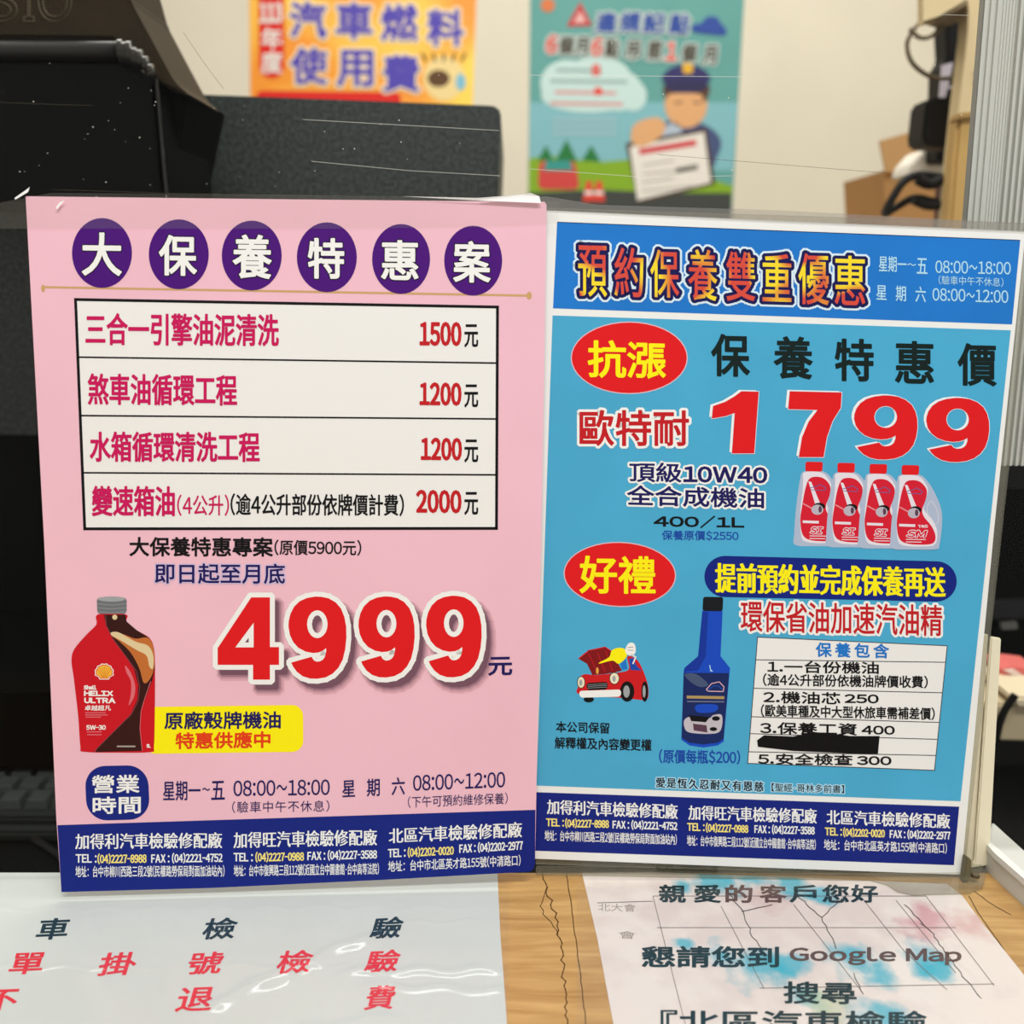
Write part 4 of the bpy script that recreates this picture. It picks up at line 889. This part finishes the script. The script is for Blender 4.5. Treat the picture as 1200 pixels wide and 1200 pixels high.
prism('box_flap', [(1031, 165), (1080, 151), (1110, 178), (1112, 196), (1038, 202)], 1.34, .004, mat('cardboard_light', (190, 148, 98), .7), cbx)
tb = box('side_table', (.36, .84, SHZ-.02), (.95, 1.9, SHZ), mat('table_board', (150, 130, 100), .6), None); tag(tb, 'plain board shelf carrying the cardboard box behind the blue poster', 'shelf')
def cable(pts, d, r, label, m=None, g=None):
    o = tube('cable', [YP(d+dd).at(x, y) for x, y, dd in pts], r, m or M_dk, None)
    tag(o, label, 'cable', g); return o
M_gc = mat('grey_cable', (112, 100, 80), .5)
cable([(1082, 22, 0), (1070, 36, 0), (1063, 52, 0), (1068, 72, 0), (1083, 86, 0), (1100, 92, 0), (1125, 90, -.02), (1150, 84, -.06)], 1.0, .0022, 'thin grey cable looping down left of the shelf and back right', M_gc)
cable([(1066, 34, 0), (1078, 44, 0), (1092, 42, 0), (1106, 28, .0)], .99, .0022, 'short grey cable sagging under the cream shelf edge', M_gc)
cable([(1036, 252, 0), (1046, 232, 0), (1060, 212, 0), (1078, 205, 0), (1100, 207, 0), (1118, 206, 0)], .98, .0042, 'thick black cable arching down to the left over the cardboard box')
cable([(1036, 252, .01), (1052, 242, .01), (1072, 232, 0), (1095, 236, 0), (1118, 236, 0)], .98, .0038, 'black cable in the lower arch over the cardboard box')
cable([(1075, 210, 0), (1090, 216, 0), (1104, 211, 0), (1118, 217, 0)], .97, .0055, 'bunched black cable beneath the white carton')
cable([(1070, 234, 0), (1088, 241, 0), (1104, 240, 0), (1118, 244, 0)], .97, .0048, 'bunched black cable at the lowest right of the cable tangle')
# dark machine and small things to the right of the blue poster
dm = thing('dark_cabinet', (.45, .75, LOWZ), 'black machine cabinet to the right behind the blue poster', 'cabinet')
box('shell', (YP(.8).at(1100, 500).x, .8, LOWZ), (YP(.8).at(1330, 500).x, 1.0, YP(.8).at(1100, 500).z), mat('cabinet_black', (5, 5, 5), .45, spec=.1), dm, bevel=.003)
prism('slot', [(1172, 729), (1192, 727), (1194, 738), (1174, 739)], .795, .006, mat('dull_grey_slot', (104, 104, 100), .5), dm, bevel=.001)
prism('ledge', [(1150, 706), (1330, 702), (1330, 724), (1150, 726)], .792, .01, mat('charcoal', (36, 36, 38), .4), dm, bevel=.001)
bgb = thing('beige_box', ZP(LOWZ).at(1200, 900), 'beige storage box right of the cream plate, under a red and white packet', 'box')
bd_ = .64
prism('box_body', [(1150, 824), (1300, 828), (1300, 872), (1150, 868)], bd_, .055, mat('beige_card', (198, 182, 150), .6), bgb, bevel=.002)
prism('box_lid', [(1184, 817), (1300, 820), (1300, 832), (1192, 830)], bd_-.006, .06, mat('beige_card_light', (216, 202, 172), .6), bgb, bevel=.002)
pk_y = pyz(bd_+.035, YP(bd_).at(1184, 817).z)
pk = prism('packet', [(1172, pk_y-9), (1186, pk_y-12), (1220, pk_y-8), (1220, pk_y), (1172, pk_y)], bd_+.035, .03, mat('pink_red_packet', (214, 110, 104), .5), None, bevel=.001)
pk['label'] = 'red and white packet lying on the beige box at right'; pk['category'] = 'packet'
st_ = prism('white_stripe', [(1176, pk_y-9), (1188, pk_y-10), (1200, pk_y-2), (1190, pk_y-1)], bd_+.034, .001, mat('packet_white', (236, 214, 206), .5), None)
st_.parent = pk; st_.location = st_.location - pk.location
cable([(1190, 814, 0), (1180, 828, 0), (1172, 845, 0), (1167, 868, 0)], .625, .0028, 'black cable hanging down the front of the beige box')

# ------------------------------------------------------------------ POSTERS ON THE FAR WALL
WP = Pl((0, WALLY-.002, 0), (0, -1, 0))
op = thing('wall_poster', WP.at(430, 118), 'orange and yellow notice with purple lettering on the far wall', 'poster')
M_or = bpy.data.materials.new('orange_yellow_print'); M_or.use_nodes = True; nt = M_or.node_tree; b = nt.nodes['Principled BSDF']
tc = nt.nodes.new('ShaderNodeTexCoord'); n1 = nt.nodes.new('ShaderNodeTexNoise'); n1.inputs['Scale'].default_value = 6; n1.inputs['Detail'].default_value = 0
r1 = nt.nodes.new('ShaderNodeValToRGB'); r1.color_ramp.elements[0].position = .35; r1.color_ramp.elements[0].color = (s2l(246), s2l(150), s2l(24), 1); r1.color_ramp.elements[1].position = .65; r1.color_ramp.elements[1].color = (s2l(255), s2l(214), s2l(80), 1)
nt.links.new(tc.outputs['Object'], n1.inputs['Vector']); nt.links.new(n1.outputs['Fac'], r1.inputs['Fac']); nt.links.new(r1.outputs['Color'], b.inputs['Base Color'])
sheet('sheet', WP, [(291, -70), (560, -70), (558, 0), (553, 150), (294, 150)], .001, M_or, op)
OA = Art(WP, op, k=12)
OA.rrect('red_label', [(302, -50), (333, -50), (333, 92), (304, 92)], 14, mat('poster_red', (222, 40, 34), .5), 6e-4)
M_pw = mat('poster_white', (238, 236, 230), .5); M_pu = mat('poster_purple', (84, 72, 178), .5); M_hw = mat('poster_halo', (246, 226, 190), .5)
OA.text('113', 304, 331, 15, 15, 24, M_pw, 1.8e-3, bold=1); OA.text('年', 306, 331, 45, 45, 25, M_pw, 1.8e-3, bold=.6); OA.text('度', 306, 331, 73, 73, 26, M_pw, 1.8e-3, bold=.6)
def big(AA, t_, x, y, w_, h_, m, ol): AA.text(t_, x-w_/2, x+w_/2, y, y+.3, h_, m, 2.4e-3, bold=1.6, outl=ol)
def wtext(AA, *a, **k): return AA.text(*a, **k)
for ch, x, y in (('汽', 361, 23), ('車', 415, 24), ('燃', 468, 26), ('料', 522, 32), ('使', 362, 77), ('用', 416, 80), ('費', 470, 86)):
    OA.text(ch, x-22, x+22, y, y+.5, 44, M_pu, 2.4e-3, bold=1.6, outl=((3, M_hw),), name='headline_character')
OA.rrect('red_label', [(300, 106), (470, 108), (470, 150), (300, 150)], 8, MATS['poster_red'], 6e-4)
OA.ell('round_drawing', 520, 92, 24, 26, mat('poster_cream', (240, 214, 150), .5), 6e-4); OA.ell('round_drawing', 514, 92, 13, 10, mat('poster_brown', (96, 66, 40), .5), 1.2e-3)
OA.ell('round_drawing', 540, 96, 6, 10, mat('poster_sky', (130, 190, 214), .5), 1.2e-3)
for k in range(5): OA.line('round_drawing', [(500+k*10, 72), (494+k*13, 62)], 3, MATS['poster_brown'], 1.2e-3)

tp = thing('wall_poster', WP.at(745, 240), 'teal traffic notice with a capped officer holding a board, on the far wall', 'poster')
M_teal = mat('teal_print', (98, 160, 156), .5, noise=(5, .05)); M_sky = mat('poster_sky_blue', (128, 184, 194), .5)
sheet('sheet', WP, [(622, -70), (876, -70), (872, 0), (857, 262), (619, 262)], .001, M_teal, tp)
TA = Art(WP, tp, k=12); L1, L2, L3, L4, L5 = 5e-4, 1e-3, 1.5e-3, 2e-3, 2.6e-3
TA.poly('picture_sky', [(621, 120), (865, 120), (859, 200), (620, 200)], M_sky, L1)
TA.poly('picture_grass', [(620, 186), (640, 182), (700, 190), (760, 185), (859, 218), (857, 240), (619, 240)], mat('grass_green', (132, 172, 40), .6), L2)
TA.poly('picture_road', [(619, 226), (700, 222), (780, 226), (857, 226), (857, 262), (619, 262)], mat('road_grey', (66, 70, 66), .6), L3)
for x, w_ in ((640, 10), (664, 13), (693, 11)):
    TA.poly('picture_tree', [(x-w_, 188), (x, 170 if w_ != 13 else 163), (x+w_, 190)], mat('tree_green', (40, 120, 62), .6), L3)
TA.rrect('picture_car', [(632, 188), (674, 188), (680, 222), (630, 222)], 8, mat('picture_car_red', (206, 70, 66), .5), L4)
TA.poly('picture_car', [(640, 188), (668, 188), (672, 200), (637, 200)], mat('picture_glass', (56, 148, 140), .5), L5)
for x in (690, 702): TA.poly('picture_cone', [(x-7, 236), (x-3, 212), (x+3, 212), (x+7, 236)], mat('cone_red', (226, 70, 54), .5), L4); TA.line('picture_cone', [(x-5, 226), (x+5, 226)], 4, M_pw, L5)
M_cl = mat('cloud_white', (196, 222, 220), .6)
for x, y, rx, ry in ((665, 98, 32, 28), (700, 92, 40, 26), (725, 106, 28, 24), (742, 112, 16, 18), (690, 112, 56, 20)):
    TA.ell('picture_cloud', x, y, rx, ry, M_cl, L2-3e-4+ry*2e-5)
for y, x0, x1, c_ in ((82, 652, 705, 'g'), (95, 645, 735, 'g'), (108, 650, 722, 'r'), (121, 645, 730, 'r')):
    TA.line('small_lettering', [(x0, y), (x1, y+1)], 4, mat('soft_grey_print', (150, 172, 172), .5) if c_ == 'g' else mat('soft_rose_print', (212, 150, 150), .5), L3)
for y in (140, 148, 156): TA.line('small_lettering', [(648, y), (722, y)], 4, mat('faded_teal_print', (156, 190, 200), .5), L3)
TA.text('8', 693, 704, 82, 82, 14, MATS['cone_red'], L4, bold=1); TA.ell('small_lettering', 701, 107, 5, 5, MATS['cone_red'], L4)
M_pb = mat('poster_blue', (48, 76, 158), .5); M_pg = mat('poster_charcoal', (78, 72, 62), .5); M_ho = mat('poster_grey_halo', (190, 204, 200), .5)
TA.poly('warning_triangle', [(680, 2), (694, 30), (664, 31)], mat('triangle_red', (196, 62, 66), .5), L3); TA.poly('warning_triangle', [(680, 13), (687, 26), (672, 27)], mat('triangle_pale', (226, 180, 176), .5), L4)
TA.ell('corner_emblem', 642, 6, 8, 8, mat('emblem_amber', (214, 120, 70), .5), L3)
for ch, x, y in (('違', 710, 26), ('規', 738, 26), ('記', 766, 27), ('點', 796, 28)): TA.text(ch, x-13, x+13, y, y, 24, M_pb, L5, bold=1.2, outl=((2.6, M_ho),), shear=.15, name='headline_character')
TA.poly('picture_car', smooth([(812, 37), (812, 29), (822, 27), (828, 20), (840, 20), (845, 28), (850, 32), (850, 41), (830, 40)], 3), M_pb, L4)
for ch, x, y, mm in (('6', 647, 52, 'r'), ('個', 664, 53, 'g'), ('月', 682, 54, 'g'), ('6', 700, 55, 'r'), ('點', 717, 56, 'g'), ('吊', 742, 58, 'g'), ('照', 767, 59, 'g'), ('1', 786, 60, 'r'), ('個', 808, 62, 'g'), ('月', 832, 64, 'g')):
    TA.text(ch, x-(9 if mm == 'g' else 7), x+(9 if mm == 'g' else 7), y, y, 22, M_pg if mm == 'g' else MATS['cone_red'], L5, bold=.9, outl=((2.6, M_ho),), shear=.15, name='headline_character')
# officer figure printed on the notice
M_sk = mat('skin_print', (222, 168, 118), .5); M_nv = mat('uniform_navy_print', (46, 44, 84), .5)
TA.poly('officer_picture', smooth([(770, 150), (800, 140), (830, 148), (845, 165), (840, 185), (830, 200), (790, 205), (765, 190)], 4), mat('uniform_blue_print', (70, 84, 124), .5), L3)
TA.poly('officer_picture', smooth([(778, 150), (795, 145), (800, 170), (775, 172)], 3), mat('shirt_pale_print', (176, 190, 206), .5), L4)
TA.ell('officer_picture', 804, 122, 25, 28, M_sk, L4)
TA.poly('officer_picture', smooth([(780, 98), (828, 98), (830, 112), (824, 120), (820, 110), (785, 110), (781, 118)], 3), mat('hair_brown_print', (90, 62, 44), .5), L4+1e-4)
TA.ell('officer_picture', 804, 100, 26, 9, M_nv, L5+1e-4); TA.poly('officer_picture', smooth([(777, 96), (782, 82), (804, 75), (826, 82), (832, 96), (804, 92)], 4), mat('cap_navy_print', (52, 50, 104), .5), L5+3e-4)
TA.rrect('officer_picture', [(800, 74), (812, 74), (812, 86), (800, 86)], 3, mat('badge_gold_print', (226, 176, 50), .5), L5+5e-4)
for x in (795, 817): TA.line('officer_picture', [(x-5, 119), (x, 121), (x+5, 119)], 1.5, MATS['hair_brown_print'], L5)
TA.poly('held_board', [(733, 168), (828, 150), (838, 216), (748, 238)], mat('board_brown_print', (84, 62, 48), .5), L4+3e-4)
TA.poly('held_board', [(738, 172), (825, 155), (833, 214), (747, 235)], mat('board_white_print', (232, 226, 218), .5), L5)
TA.line('held_board', [(749, 178), (816, 167)], 7, mat('board_red_print', (206, 60, 70), .5), L5+2e-4)
for k in range(4): TA.line('held_board', [(753, 194+k*10), (790+(k % 2)*26, 188+k*10)], 2.5, mat('board_line_print', (186, 178, 172), .5), L5+2e-4)
TA.line('held_board', [(792, 200), (818, 195)], 6, mat('board_grey_print', (130, 130, 124), .5), L5+2e-4)
TA.poly('officer_picture', smooth([(740, 165), (742, 148), (755, 140), (772, 138), (780, 148), (772, 162), (752, 172)], 4), M_sk, L5+4e-4)
# ceiling overhead (outside the frame, part of the room)
structure(box('ceiling', (-2.6, -1.6, 1.65), (2.6, WALLY, 1.7), mat('white_ceiling', (232, 230, 224), .8)))
